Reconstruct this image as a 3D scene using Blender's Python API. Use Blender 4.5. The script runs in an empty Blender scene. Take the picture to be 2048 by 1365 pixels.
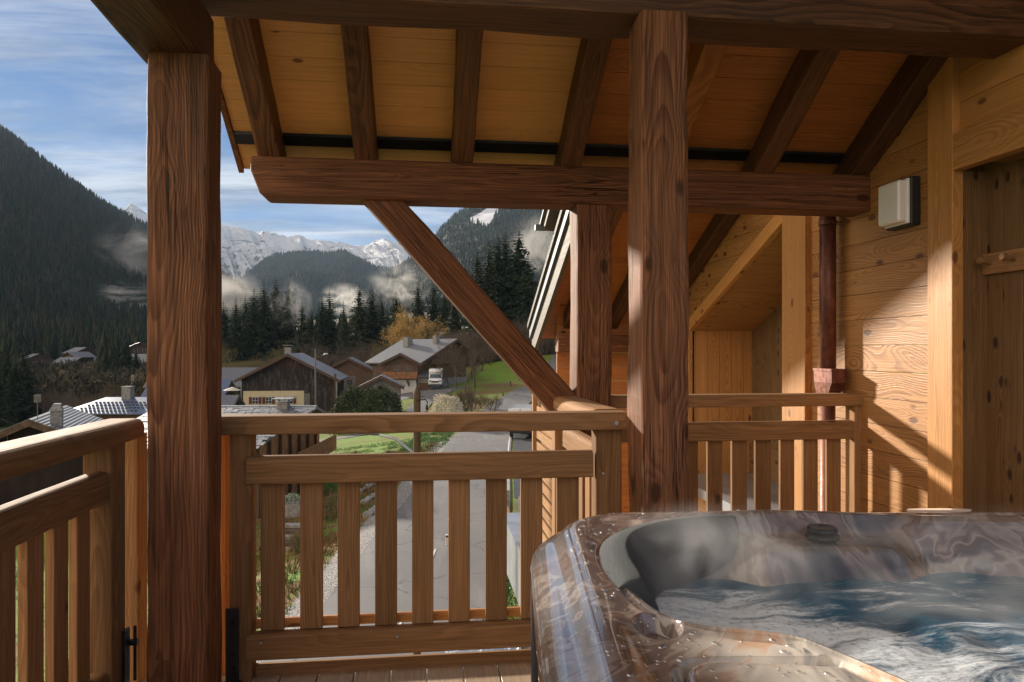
import bpy, bmesh, math, random
import numpy as np
from mathutils import Vector, Matrix, noise as mnoise

random.seed(7)
rng = np.random.default_rng(11)
SC = bpy.context.scene
COL = SC.collection
R = math.radians

# ------------------------------------------------------------------ camera
YAW = math.atan(179 / 1450)            # the lens looks a little to the right of the deck axis
F = 1450.0                             # focal length in pixels of the 2048 px wide photograph
EYE = 1.32                             # metres above the deck boards
cam_d = bpy.data.cameras.new("camera")
cam_d.sensor_width = 36.0
cam_d.lens = F / 2048 * 36.0
cam_d.shift_y = 17.5 / 2048
cam_d.clip_start = 0.02
cam_d.clip_end = 20000
cam = bpy.data.objects.new("camera", cam_d)
COL.objects.link(cam)
cam.location = (0, 0, EYE)
cam.rotation_euler = (R(90), 0, -YAW)
SC.camera = cam

# ------------------------------------------------------------------ sky and sun
SUN_EL = R(16.0)
SUN_AZ = R(-30.5)                        # clockwise from +Y
world = bpy.data.worlds.new("World")
SC.world = world
world.use_nodes = True
wn, wl = world.node_tree.nodes, world.node_tree.links
wn.clear()


def mk(nodes, t, **kw):
    n = nodes.new(t)
    for k, v in kw.items():
        setattr(n, k, v)
    return n


w_out = mk(wn, 'ShaderNodeOutputWorld')
w_bg = mk(wn, 'ShaderNodeBackground')
w_sky = mk(wn, 'ShaderNodeTexSky', sky_type='NISHITA', sun_disc=False)
w_sky.sun_elevation = SUN_EL
w_sky.sun_rotation = SUN_AZ
w_sky.altitude = 1100
w_sky.dust_density = 0.15
w_geo = mk(wn, 'ShaderNodeTexCoord')
w_sep = mk(wn, 'ShaderNodeSeparateXYZ')
wl.new(w_geo.outputs['Generated'], w_sep.inputs[0])


def wmath(op, a, b=None, c=None, clamp=False):
    n = mk(wn, 'ShaderNodeMath', operation=op, use_clamp=clamp)
    for i, v in enumerate((a, b, c)):
        if v is None:
            continue
        if isinstance(v, (int, float)):
            n.inputs[i].default_value = v
        else:
            wl.new(v, n.inputs[i])
    return n.outputs[0]


# streaky high cloud: noise on a plane above the valley
dz = wmath('ADD', wmath('MAXIMUM', w_sep.outputs[2], 0.0), 0.16)
cx = wmath('DIVIDE', w_sep.outputs[0], dz)
cy = wmath('DIVIDE', w_sep.outputs[1], dz)
w_cmb = mk(wn, 'ShaderNodeCombineXYZ')
wl.new(wmath('MULTIPLY', cx, 0.42), w_cmb.inputs[0])
wl.new(wmath('MULTIPLY', cy, 1.5), w_cmb.inputs[1])
w_map = mk(wn, 'ShaderNodeMapping')
w_map.inputs['Rotation'].default_value = (0, 0, R(-14))
wl.new(w_cmb.outputs[0], w_map.inputs[0])
w_n1 = mk(wn, 'ShaderNodeTexNoise')
w_n1.inputs['Scale'].default_value = 1.5
w_n1.inputs['Detail'].default_value = 7
w_n1.inputs['Roughness'].default_value = 0.62
w_n1.inputs['Distortion'].default_value = 0.35
wl.new(w_map.outputs[0], w_n1.inputs['Vector'])
w_r1 = mk(wn, 'ShaderNodeMapRange', interpolation_type='SMOOTHSTEP')
w_r1.inputs['From Min'].default_value = 0.36
w_r1.inputs['From Max'].default_value = 0.60
wl.new(w_n1.outputs['Fac'], w_r1.inputs['Value'])
# more cloud low down toward the ridge, more to the right
w_low = mk(wn, 'ShaderNodeMapRange')
w_low.inputs['From Min'].default_value = 0.30
w_low.inputs['From Max'].default_value = 0.12
w_low.inputs['To Max'].default_value = 0.55
wl.new(w_sep.outputs[2], w_low.inputs['Value'])
w_rt = mk(wn, 'ShaderNodeMapRange')
w_rt.inputs['From Min'].default_value = -0.45
w_rt.inputs['From Max'].default_value = 0.0
wl.new(w_sep.outputs[0], w_rt.inputs['Value'])
lowr = wmath('MULTIPLY', w_low.outputs[0], w_rt.outputs[0])
cfac = wmath('ADD', wmath('MULTIPLY', w_r1.outputs[0], 0.80), lowr, clamp=True)
w_mix = mk(wn, 'ShaderNodeMix', data_type='RGBA')
w_skyc = mk(wn, 'ShaderNodeMix', data_type='RGBA', blend_type='MULTIPLY')
w_skyc.inputs[0].default_value = 1.0
w_skyc.inputs[7].default_value = (0.11, 0.21, 0.35, 1)
wl.new(w_sky.outputs[0], w_skyc.inputs[6])
wl.new(cfac, w_mix.inputs[0])
wl.new(w_skyc.outputs[2], w_mix.inputs[6])
w_n2 = mk(wn, 'ShaderNodeTexNoise')
w_n2.inputs['Scale'].default_value = 2.4
w_n2.inputs['Detail'].default_value = 6
w_n2.inputs['Roughness'].default_value = 0.6
wl.new(w_map.outputs[0], w_n2.inputs['Vector'])
w_r2 = mk(wn, 'ShaderNodeMapRange', interpolation_type='SMOOTHSTEP')
w_r2.inputs['From Min'].default_value = 0.36
w_r2.inputs['From Max'].default_value = 0.62
wl.new(w_n2.outputs['Fac'], w_r2.inputs['Value'])
w_cc = mk(wn, 'ShaderNodeMix', data_type='RGBA')
wl.new(w_r2.outputs[0], w_cc.inputs[0])
w_cc.inputs[6].default_value = (1.05, 1.25, 1.6, 1)
w_cc.inputs[7].default_value = (3.6, 3.8, 4.1, 1)
wl.new(w_cc.outputs[2], w_mix.inputs[7])
# unseen bright patch added to the sky at left and behind, as warm fill
w_dot = mk(wn, 'ShaderNodeVectorMath', operation='DOT_PRODUCT')
wl.new(w_geo.outputs['Generated'], w_dot.inputs[0])
w_dot.inputs[1].default_value = Vector((-0.90, -0.40, 0.2)).normalized()
w_rb = mk(wn, 'ShaderNodeMapRange', interpolation_type='SMOOTHSTEP')
w_rb.inputs['From Min'].default_value = 0.25
w_rb.inputs['From Max'].default_value = 0.75
wl.new(w_dot.outputs['Value'], w_rb.inputs['Value'])
w_mix2 = mk(wn, 'ShaderNodeMix', data_type='RGBA')
wl.new(w_rb.outputs[0], w_mix2.inputs[0])
wl.new(w_mix.outputs[2], w_mix2.inputs[6])
w_mix2.inputs[7].default_value = (8.6, 6.9, 5.3, 1)
wl.new(w_mix2.outputs[2], w_bg.inputs[0])
w_bg.inputs[1].default_value = 0.10
wl.new(w_bg.outputs[0], w_out.inputs[0])

sun_d = bpy.data.lights.new("sun", 'SUN')
sun_d.energy = 5.0
sun_d.angle = R(3.2)
sun_d.color = (1.0, 0.90, 0.76)
sun = bpy.data.objects.new("sun", sun_d)
COL.objects.link(sun)
sdir = Vector((math.sin(SUN_AZ) * math.cos(SUN_EL), math.cos(SUN_AZ) * math.cos(SUN_EL), math.sin(SUN_EL)))
sun.rotation_euler = sdir.to_track_quat('Z', 'Y').to_euler()
sun.location = (0, 0, 30)

SC.view_settings.view_transform = 'Standard'
SC.view_settings.look = 'None'
SC.view_settings.gamma = 1
SC.view_settings.exposure = 1.12
SC.cycles.max_bounces = 8
SC.cycles.diffuse_bounces = 4
SC.cycles.glossy_bounces = 3
SC.cycles.transmission_bounces = 4
SC.cycles.transparent_max_bounces = 12
SC.cycles.volume_bounces = 1
SC.cycles.volume_step_rate = 1.0
SC.cycles.volume_max_steps = 128
SC.cycles.sample_clamp_indirect = 6
SC.cycles.caustics_reflective = False
SC.cycles.caustics_refractive = False

# ------------------------------------------------------------------ helpers
CR = Vector((math.cos(YAW), -math.sin(YAW), 0))
CF = Vector((math.sin(YAW), math.cos(YAW), 0))


def ray(u, v):
    return CF + CR * ((u - 1024) / F) + Vector((0, 0, -(v - 700) / F))


def at_y(u, v, Y):
    """point of the photograph's pixel at deck depth Y"""
    d = ray(u, v)
    return Vector((0, 0, EYE)) + d * (Y / d.y)


def at_x(u, v, X):
    d = ray(u, v)
    return Vector((0, 0, EYE)) + d * (X / d.x)


def at_d(u, v, dist):
    """point at camera depth dist"""
    return Vector((0, 0, EYE)) + ray(u, v) * dist


def cf(xc, yc, z):
    return Vector((xc * CR.x + yc * CF.x, xc * CR.y + yc * CF.y, z))


def props(o, label=None, cat=None, group=None, kind=None):
    if label:
        o['label'] = label
    if cat:
        o['category'] = cat
    if group:
        o['group'] = group
    if kind:
        o['kind'] = kind
    return o


def thing(name, label, cat, loc=(0, 0, 0), rz=0.0, group=None):
    o = bpy.data.objects.new(name, None)
    COL.objects.link(o)
    o.empty_display_size = 0.2
    o.location = loc
    o.rotation_euler = (0, 0, rz)
    return props(o, label, cat, group)


def set_gc(me, co):
    a = me.attributes.new('gc', 'FLOAT_VECTOR', 'POINT')
    a.data.foreach_set('vector', np.asarray(co, dtype=np.float32).ravel())


def link_mesh(name, verts, faces, mat, parent=None, smooth=False, gc=None, loc=None, rot=None, midx=None):
    me = bpy.data.meshes.new(name)
    me.from_pydata([tuple(v) for v in verts], [], faces)
    me.validate(verbose=False)
    mats = mat if isinstance(mat, (list, tuple)) else [mat]
    for m in mats:
        me.materials.append(m)
    if midx is not None and len(midx) == len(me.polygons):
        me.polygons.foreach_set('material_index', midx)
    if gc is not None and len(gc) == len(me.vertices):
        set_gc(me, gc)
    if smooth:
        me.polygons.foreach_set('use_smooth', [True] * len(me.polygons))
    me.update()
    o = bpy.data.objects.new(name, me)
    COL.objects.link(o)
    if parent is not None:
        o.parent = parent
    if loc is not None:
        o.location = loc
    if rot is not None:
        o.rotation_euler = rot
    return o


class MB:
    """collects shapes for ONE mesh; every shape carries its own wood-grain coordinates"""

    def __init__(self):
        self.v, self.f, self.g, self.mi = [], [], [], []

    def add(self, verts, faces, grain=None, mi=0):
        b = len(self.v)
        self.v += [tuple(p) for p in verts]
        self.f += [tuple(b + i for i in fa) for fa in faces]
        self.g += [tuple(p) for p in (grain if grain is not None else verts)]
        self.mi += [mi] * len(faces)

    def box(self, c, s, axis=0, mi=0, ch=0.0):
        """axis-aligned box, centre c, full sizes s; grain along axis"""
        cx_, cy_, cz_ = c
        hx, hy, hz = s[0] / 2, s[1] / 2, s[2] / 2
        off = (random.uniform(0, 500), random.uniform(-.06, .06), random.uniform(-.06, .06))
        vs = [(cx_ + a * hx, cy_ + b * hy, cz_ + d * hz) for a in (-1, 1) for b in (-1, 1) for d in (-1, 1)]
        fs = [(0, 1, 3, 2), (4, 6, 7, 5), (0, 4, 5, 1), (2, 3, 7, 6), (0, 2, 6, 4), (1, 5, 7, 3)]
        if ch > 0:
            bm = bmesh.new()
            bv = [bm.verts.new(p) for p in vs]
            for fa in fs:
                bm.faces.new([bv[i] for i in fa])
            bmesh.ops.bevel(bm, geom=list(bm.edges), offset=ch, segments=1, affect='EDGES')
            bm.verts.ensure_lookup_table()
            bm.verts.index_update()
            vs = [v.co.copy() for v in bm.verts]
            fs = [tuple(v.index for v in fa.verts) for fa in bm.faces]
            bm.free()
        order = {0: (0, 1, 2), 1: (1, 0, 2), 2: (2, 0, 1)}[axis]
        gr = [(p[order[0]] - c[order[0]] + off[0], p[order[1]] - c[order[1]] + off[1],
               p[order[2]] - c[order[2]] + off[2]) for p in vs]
        self.add(vs, fs, gr, mi)

    def timber(self, p0, p1, w, h, r=0.01, up=Vector((0, 0, 1)), nseg=1, wob=0.0, mi=0, round_top=0.0, segs=2):
        """rounded bar from p0 to p1; w across, h along up"""
        p0, p1 = Vector(p0), Vector(p1)
        d = (p1 - p0)
        L = d.length
        ax = d.normalized()
        side = ax.cross(Vector(up))
        if side.length < 1e-4:
            side = ax.cross(Vector((0, 1, 0)))
        side.normalize()
        upv = side.cross(ax).normalized()
        prof = []
        corners = [(1, 1), (-1, 1), (-1, -1), (1, -1)]
        for k, (sx, sy) in enumerate(corners):
            rr = round_top if (sy > 0 and round_top > 0) else r
            rr = min(rr, w * .49, h * .49)
            n = 5 if (sy > 0 and round_top > 0) else segs
            cxx, cyy = sx * (w / 2 - rr), sy * (h / 2 - rr)
            a0 = k * 90
            for i in range(n + 1):
                a = R(a0 + 90 * i / n)
                prof.append((cxx + rr * math.cos(a), cyy + rr * math.sin(a)))
        m = len(prof)
        off = (random.uniform(0, 500), random.uniform(-.35, .35) * w, random.uniform(-.35, .35) * h)
        vs, gr = [], []
        sd = random.uniform(0, 100)
        for j in range(nseg + 1):
            t = j / nseg
            for i, (a, b) in enumerate(prof):
                aa, bb = a, b
                if wob:
                    n1 = mnoise.noise(Vector((t * L * 2.2, a * 6 + sd, b * 6)))
                    n2 = mnoise.noise(Vector((t * L * 6, a * 14 + sd, b * 14)))
                    k_ = 1 + (n1 * 1.0 + n2 * .5) * wob / max(w, h) * 2
                    aa, bb = a * k_, b * k_
                vs.append(p0 + ax * (L * t) + side * aa + upv * bb)
                gr.append((L * t + off[0], a + off[1], b + off[2]))
        fs = []
        for j in range(nseg):
            for i in range(m):
                i2 = (i + 1) % m
                fs.append((j * m + i, j * m + i2, (j + 1) * m + i2, (j + 1) * m + i))
        fs.append(tuple(reversed(range(m))))
        fs.append(tuple(nseg * m + i for i in range(m)))
        self.add(vs, fs, gr, mi)

    def tube(self, pts, rad, n=8, mi=0, caps=True):
        pts = [Vector(p) for p in pts]
        rads = rad if isinstance(rad, (list, tuple)) else [rad] * len(pts)
        vs, fs = [], []
        for j, p in enumerate(pts):
            t = (pts[min(j + 1, len(pts) - 1)] - pts[max(j - 1, 0)]).normalized()
            a = t.cross(Vector((0, 0, 1)))
            if a.length < 1e-3:
                a = t.cross(Vector((0, 1, 0)))
            a.normalize()
            b = t.cross(a)
            for i in range(n):
                an = 2 * math.pi * i / n
                vs.append(p + a * (math.cos(an) * rads[j]) + b * (math.sin(an) * rads[j]))
        for j in range(len(pts) - 1):
            for i in range(n):
                i2 = (i + 1) % n
                fs.append((j * n + i, (j + 1) * n + i, (j + 1) * n + i2, j * n + i2))
        if caps:
            fs.append(tuple(range(n)))
            fs.append(tuple((len(pts) - 1) * n + i for i in reversed(range(n))))
        self.add(vs, fs, None, mi)

    def prism(self, poly, thick, mi=0, axis=0):
        """closed prism: poly = list of 3D points (planar), extruded by vector thick"""
        th = Vector(thick)
        n = len(poly)
        vs = [Vector(p) for p in poly] + [Vector(p) + th for p in poly]
        fs = [tuple(reversed(range(n))), tuple(n + i for i in range(n))]
        for i in range(n):
            j = (i + 1) % n
            fs.append((i, j, n + j, n + i))
        off = (random.uniform(0, 500), random.uniform(-.06, .06), random.uniform(-.06, .06))
        order = {0: (0, 1, 2), 1: (1, 0, 2), 2: (2, 0, 1)}[axis]
        c = sum((Vector(p) for p in poly), Vector()) / n
        gr = [(p[order[0]] + off[0], p[order[1]] - c[order[1]] + off[1], p[order[2]] - c[order[2]] + off[2]) for p in vs]
        self.add(vs, fs, gr, mi)

    def build(self, name, mat, parent=None, smooth=False, label=None, origin=None):
        me = bpy.data.meshes.new(name)
        vs = self.v
        if origin is not None:
            o_ = Vector(origin)
            vs = [tuple(Vector(p) - o_) for p in vs]
        me.from_pydata(vs, [], self.f)
        for m in (mat if isinstance(mat, (list, tuple)) else [mat]):
            me.materials.append(m)
        me.polygons.foreach_set('material_index', self.mi)
        set_gc(me, self.g)
        bm = bmesh.new()
        bm.from_mesh(me)
        bmesh.ops.recalc_face_normals(bm, faces=bm.faces)
        bm.to_mesh(me)
        bm.free()
        if smooth:
            me.polygons.foreach_set('use_smooth', [True] * len(me.polygons))
        me.update()
        o = bpy.data.objects.new(name, me)
        COL.objects.link(o)
        if parent is not None:
            o.parent = parent
        if origin is not None:
            o.location = origin
        if label:
            o['label'] = label
        return o


def np_mesh(name, V, Fc, mat, smooth=True, parent=None, kind=None):
    me = bpy.data.meshes.new(name)
    V = np.asarray(V, np.float32); Fc = np.asarray(Fc, np.int32)
    k = Fc.shape[1]
    me.vertices.add(len(V)); me.vertices.foreach_set('co', V.ravel())
    me.loops.add(Fc.size); me.loops.foreach_set('vertex_index', Fc.ravel())
    me.polygons.add(len(Fc)); me.polygons.foreach_set('loop_start', np.arange(len(Fc), dtype=np.int32) * k)
    me.polygons.foreach_set('use_smooth', np.full(len(Fc), smooth))
    for m_ in (mat if isinstance(mat, (list, tuple)) else [mat]):
        me.materials.append(m_)
    me.update(calc_edges=True)
    o = bpy.data.objects.new(name, me)
    COL.objects.link(o)
    if parent is not None:
        o.parent = parent
    if kind:
        o['kind'] = kind
    return o


def grid_faces(nr, nc):
    idx = np.arange(nr * nc).reshape(nr, nc)
    return np.stack([idx[:-1, :-1], idx[:-1, 1:], idx[1:, 1:], idx[1:, :-1]], -1).reshape(-1, 4)


# ------------------------------------------------------------------ node helper
class NT:
    def __init__(self, name, disp=False):
        self.m = bpy.data.materials.new(name)
        self.m.use_nodes = True
        self.n = self.m.node_tree.nodes
        self.l = self.m.node_tree.links
        self.n.clear()
        self.out = self.n.new('ShaderNodeOutputMaterial')

    def node(self, t, **kw):
        n = self.n.new(t)
        for k, v in kw.items():
            setattr(n, k, v)
        return n

    def put(self, v, sock):
        if v is None:
            return
        if isinstance(v, bpy.types.NodeSocket):
            self.l.new(v, sock)
        elif isinstance(v, (tuple, list)):
            if len(v) == 3 and sock.type == 'RGBA':
                v = (*v, 1)
            sock.default_value = v
        else:
            sock.default_value = v

    def math(self, op, a, b=None, c=None, clamp=False):
        n = self.node('ShaderNodeMath', operation=op, use_clamp=clamp)
        for i, v in enumerate((a, b, c)):
            self.put(v, n.inputs[i])
        return n.outputs[0]

    def vmath(self, op, a, b=None, out=0):
        n = self.node('ShaderNodeVectorMath', operation=op)
        self.put(a, n.inputs[0])
        self.put(b, n.inputs[1])
        return n.outputs[out]

    def attr(self, name):
        return self.node('ShaderNodeAttribute', attribute_name=name)

    def coord(self, w='Object'):
        return self.node('ShaderNodeTexCoord').outputs[w]

    def pos(self):
        return self.node('ShaderNodeNewGeometry').outputs['Position']

    def noise(self, vec, scale, detail=3, rough=.55, dist=0, out=0):
        n = self.node('ShaderNodeTexNoise')
        self.put(vec, n.inputs['Vector'])
        n.inputs['Scale'].default_value = scale
        n.inputs['Detail'].default_value = detail
        n.inputs['Roughness'].default_value = rough
        n.inputs['Distortion'].default_value = dist
        return n.outputs[out]

    def rng(self, v, a, b, c=0.0, d=1.0, smooth=True):
        n = self.node('ShaderNodeMapRange', interpolation_type='SMOOTHSTEP' if smooth else 'LINEAR')
        self.put(v, n.inputs[0])
        for i, x in enumerate((a, b, c, d)):
            n.inputs[i + 1].default_value = x
        return n.outputs[0]

    def mix(self, f, a, b, blend='MIX'):
        n = self.node('ShaderNodeMix', data_type='RGBA', blend_type=blend)
        self.put(f, n.inputs[0])
        self.put(a, n.inputs[6])
        self.put(b, n.inputs[7])
        return n.outputs[2]

    def ramp(self, v, stops, interp='LINEAR'):
        n = self.node('ShaderNodeValToRGB')
        n.color_ramp.interpolation = interp
        e = n.color_ramp.elements
        e[0].position, e[0].color = stops[0][0], (*stops[0][1], 1)
        e[1].position, e[1].color = stops[-1][0], (*stops[-1][1], 1)
        for p, c in stops[1:-1]:
            x = e.new(p)
            x.color = (*c, 1)
        self.put(v, n.inputs[0])
        return n.outputs[0]

    def sep(self, v):
        n = self.node('ShaderNodeSeparateXYZ')
        self.put(v, n.inputs[0])
        return n.outputs

    def comb(self, x, y, z):
        n = self.node('ShaderNodeCombineXYZ')
        self.put(x, n.inputs[0]); self.put(y, n.inputs[1]); self.put(z, n.inputs[2])
        return n.outputs[0]

    def bump(self, h, strength=.3, dist=.01):
        n = self.node('ShaderNodeBump')
        n.inputs['Strength'].default_value = strength
        n.inputs['Distance'].default_value = dist
        self.put(h, n.inputs['Height'])
        return n.outputs[0]

    def bsdf(self, col, rough=.6, normal=None, metal=0, spec=.5, coat=0, coat_r=.05, **kw):
        b = self.node('ShaderNodeBsdfPrincipled')
        self.put(col, b.inputs['Base Color'])
        self.put(rough, b.inputs['Roughness'])
        self.put(metal, b.inputs['Metallic'])
        self.put(spec, b.inputs['Specular IOR Level'])
        self.put(coat, b.inputs['Coat Weight'])
        self.put(coat_r, b.inputs['Coat Roughness'])
        for k, v in kw.items():
            self.put(v, b.inputs[k.replace('_', ' ')])
        if normal is not None:
            self.l.new(normal, b.inputs['Normal'])
        self.l.new(b.outputs[0], self.out.inputs[0])
        return b


def wood(name, light, dark, knot=(.05, .02, .01), freq=90, warp=.10, knots=.55, kscale=1.0, rough=.6, bump=.35,
         fibre=.25, tone=.3, spec=.4, contrast=1.0, crack=0, ks=.13):
    t = NT(name)
    gc = t.attr('gc').outputs['Vector']
    x, y, z = t.sep(gc)
    # slow wandering of the pith makes long cathedral figures on the sawn faces
    lo = t.noise(t.comb(t.math('MULTIPLY', x, .9), t.math('MULTIPLY', y, 2.0), t.math('MULTIPLY', z, 2.0)), 1.0, 2, .5, out=1)
    hi = t.noise(t.comb(t.math('MULTIPLY', x, 3.0), t.math('MULTIPLY', y, 9.0), t.math('MULTIPLY', z, 9.0)), 1.0, 3, .6)
    lx, ly, lz = t.sep(lo)
    # knots
    kv = t.node('ShaderNodeTexVoronoi', feature='F1')
    t.put(t.comb(t.math('MULTIPLY', x, 3.2 * kscale), t.math('MULTIPLY', y, 6.5 * kscale), t.math('MULTIPLY', z, 6.5 * kscale)), kv.inputs['Vector'])
    kv.inputs['Scale'].default_value = 1.0
    keep = t.rng(t.sep(kv.outputs['Color'])[0], 1 - knots - .02, 1 - knots + .02)
    kd = kv.outputs['Distance']
    near = t.math('MULTIPLY', t.rng(kd, 0.0, .55, 1, 0), keep)
    yy = t.math('MULTIPLY_ADD', t.math('SUBTRACT', lx, .5), warp * 2.2, y)
    zz = t.math('MULTIPLY_ADD', t.math('SUBTRACT', ly, .5), warp * 2.2, z)
    r = t.math('SQRT', t.math('ADD', t.math('MULTIPLY', yy, yy), t.math('MULTIPLY', zz, zz)))
    r = t.math('MULTIPLY_ADD', near, .016, r)
    r = t.math('MULTIPLY_ADD', hi, .006, r)
    fr = t.math('FRACT', t.math('MULTIPLY', r, freq))
    ring = t.math('MULTIPLY', t.rng(fr, .15, .86, 0, 1), t.rng(fr, .90, 1.0, 1, 0))
    ring = t.math('MULTIPLY', ring, contrast)
    fib = t.noise(t.comb(t.math('MULTIPLY', x, 4.0), t.math('MULTIPLY', y, 260), t.math('MULTIPLY', z, 260)), 1.0, 2, .6)
    patch = t.noise(t.comb(t.math('MULTIPLY', x, 1.6), t.math('MULTIPLY', y, 14), t.math('MULTIPLY', z, 14)), 1.0, 3, .6)
    ring = t.math('MULTIPLY', ring, t.rng(patch, .25, .65, .45, 1))
    ring = t.math('MULTIPLY', ring, t.rng(t.noise(t.comb(t.math('MULTIPLY', x, .45), 0, 0), 1.0, 2, .5), .40, .60, .40, 1))
    col = t.mix(ring, light, dark)
    # broad tone differences from board to board and along it
    tn = t.noise(t.comb(t.math('MULTIPLY', x, .35), t.math('MULTIPLY', y, 1.2), t.math('MULTIPLY', z, 1.2)), 1.0, 3, .6)
    col = t.mix(t.rng(tn, .3, .7, 0, tone), col, tuple(c * .45 for c in light), 'MIX')
    fib2 = t.noise(t.comb(t.math('MULTIPLY', x, 1.4), t.math('MULTIPLY', y, 60), t.math('MULTIPLY', z, 60)), 1.0, 3, .65)
    fibc = t.math('MULTIPLY', t.rng(fib, .3, .7, 1 - fibre, 1 + fibre * .4, smooth=False), t.rng(fib2, .3, .7, 1 - fibre * .8, 1 + fibre * .35, smooth=False))
    mm = t.node('ShaderNodeVectorMath', operation='SCALE')
    t.l.new(col, mm.inputs[0])
    t.l.new(fibc, mm.inputs['Scale'])
    col = mm.outputs[0]
    oi = t.node('ShaderNodeObjectInfo').outputs['Random']
    m2 = t.node('ShaderNodeVectorMath', operation='SCALE')
    t.l.new(col, m2.inputs[0]); t.l.new(t.rng(oi, 0, 1, .76, 1.18, smooth=False), m2.inputs['Scale'])
    col = m2.outputs[0]
    if crack:
        cn = t.noise(t.comb(t.math('MULTIPLY', x, .55), t.math('MULTIPLY', y, 26), t.math('MULTIPLY', z, 26)), 1.0, 4, .6)
        cm = t.rng(t.math('ABSOLUTE', t.math('SUBTRACT', cn, .5)), .002, .011, 1, 0)
        cm = t.math('MULTIPLY', cm, t.rng(t.noise(gc, 2.2, 2, .5), .48, .60))
        col = t.mix(t.math('MULTIPLY', cm, crack), col, (.015, .008, .005))
    kmask = t.math('MULTIPLY', t.rng(kd, ks * .5, ks, 1, 0), keep)
    col = t.mix(t.math('MULTIPLY', kmask, .9), col, knot)
    hgt = t.math('ADD', t.math('MULTIPLY', ring, .5), t.math('MULTIPLY_ADD', fib2, .8, t.math('MULTIPLY', fib, .5)))
    hgt = t.math('SUBTRACT', hgt, t.math('MULTIPLY', kmask, .6))
    if crack:
        hgt = t.math('SUBTRACT', hgt, t.math('MULTIPLY', cm, 2))
    t.bsdf(col, t.rng(fib, .3, .7, rough - .08, rough + .08), t.bump(hgt, bump, .004), spec=spec)
    return t.m


def plain(name, col, rough=.6, metal=0, spec=.5, bumpy=0, nscale=8, vary=.15, coat=0, **kw):
    t = NT(name)
    n = t.noise(t.coord(), nscale, 4)
    c = t.mix(t.rng(n, .3, .7), tuple(x * (1 - vary) for x in col), tuple(min(1, x * (1 + vary)) for x in col))
    nm = t.bump(t.noise(t.coord(), nscale * 6, 3), bumpy, .01) if bumpy else None
    t.bsdf(c, rough, nm, metal=metal, spec=spec, coat=coat, **kw)
    return t.m
# ------------------------------------------------------------------ wood materials
W_POST = wood('brushed brown larch', (.34, .150, .075), (.11, .040, .018), freq=130, warp=.055, bump=.7, fibre=.6, rough=.7, knots=.5, contrast=.9, tone=.5, ks=.18, spec=.25, crack=.85)
W_BEAM = wood('dark brown larch', (.19, .085, .040), (.065, .025, .011), freq=130, warp=.05, bump=.5, fibre=.5, rough=.6, knots=.25, tone=.4, crack=.85)
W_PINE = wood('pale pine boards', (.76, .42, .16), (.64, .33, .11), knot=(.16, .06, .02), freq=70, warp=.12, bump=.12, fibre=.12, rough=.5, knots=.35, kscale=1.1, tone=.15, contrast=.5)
W_REDBROWN = wood('dark reddish boards', (.50, .20, .060), (.32, .11, .03), freq=80, warp=.12, bump=.2, fibre=.2, rough=.5, knots=.3, tone=.4)
W_WALL = wood('golden larch cladding', (.66, .335, .120), (.35, .13, .036), knot=(.13, .05, .022), freq=80, warp=.17, bump=.3, fibre=.22, rough=.5, knots=.75, kscale=1.35, tone=.22, contrast=.85, ks=.21)
W_TRIM = wood('orange larch trim', (.68, .34, .115), (.42, .165, .045), knot=(.14, .055, .025), freq=130, warp=.08, bump=.3, fibre=.2, rough=.5, knots=.65, kscale=1.5, tone=.2, contrast=.85, ks=.2)
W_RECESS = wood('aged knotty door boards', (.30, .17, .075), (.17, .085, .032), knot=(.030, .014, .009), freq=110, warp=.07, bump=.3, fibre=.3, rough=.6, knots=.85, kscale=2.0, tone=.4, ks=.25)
W_RAIL = wood('oiled railing larch', (.40, .225, .110), (.23, .12, .055), knot=(.09, .045, .026), freq=95, warp=.07, bump=.15, fibre=.28, rough=.78, knots=.3, tone=.35, contrast=.7, spec=.12)
W_GREY = wood('silvery weathered board', (.17, .145, .125), (.10, .085, .072), freq=90, warp=.06, bump=.3, fibre=.4, rough=.7, knots=.2, tone=.3)
W_DECK = wood('decking boards', (.64, .47, .32), (.52, .36, .23), knot=(.16, .09, .05), freq=90, warp=.08, bump=.3, fibre=.25, rough=.55, knots=.35, tone=.2, contrast=.6)
M_BLACK = plain('black metal', (.02, .02, .022), .45, .3, vary=.3)
M_ZINC = plain('grey zinc flashing', (.42, .45, .50), .38, .6, nscale=3)
M_VERGE = plain('dull verge metal', (.13, .145, .17), .6, .3, nscale=3)
M_LAMP = plain('frosted lamp diffuser', (.84, .85, .88), .3, vary=.02)
M_LAMPB = plain('anthracite lamp housing', (.018, .019, .022), .5, vary=.1)

# ------------------------------------------------------------------ the chalet we stand on
WX = 2.60                                  # face of the right-hand wall
SL = 0.62                                  # fall of the main roof toward the valley


def raft_z(y):                             # underside of the rafters
    return 2.345 - SL * (y - 3.95)


RH = 0.16 / math.cos(math.atan(SL))        # rafter depth measured vertically


def plank_z(y):
    return raft_z(y) + RH


chalet = thing('timber_chalet', 'timber chalet balcony with dark posts, boarded ceiling and golden larch wall', 'chalet', (0, 0, -7))


def ch(mb, name, mat, label=None, smooth=False):
    o = mb.build(name, mat, None, smooth, label)
    o.parent = chalet
    o.matrix_parent_inverse = Matrix.Translation((0, 0, 7))
    return o


# posts
def post(x0, x1, y0, y1, z0, z1, mat, wob=.008, label=None):
    m = MB()
    m.timber(((x0 + x1) / 2, (y0 + y1) / 2, z0), ((x0 + x1) / 2, (y0 + y1) / 2, z1), x1 - x0, y1 - y0, r=.016,
             up=Vector((0, 1, 0)), nseg=40, wob=wob)
    return ch(m, 'post', mat, label)


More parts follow.
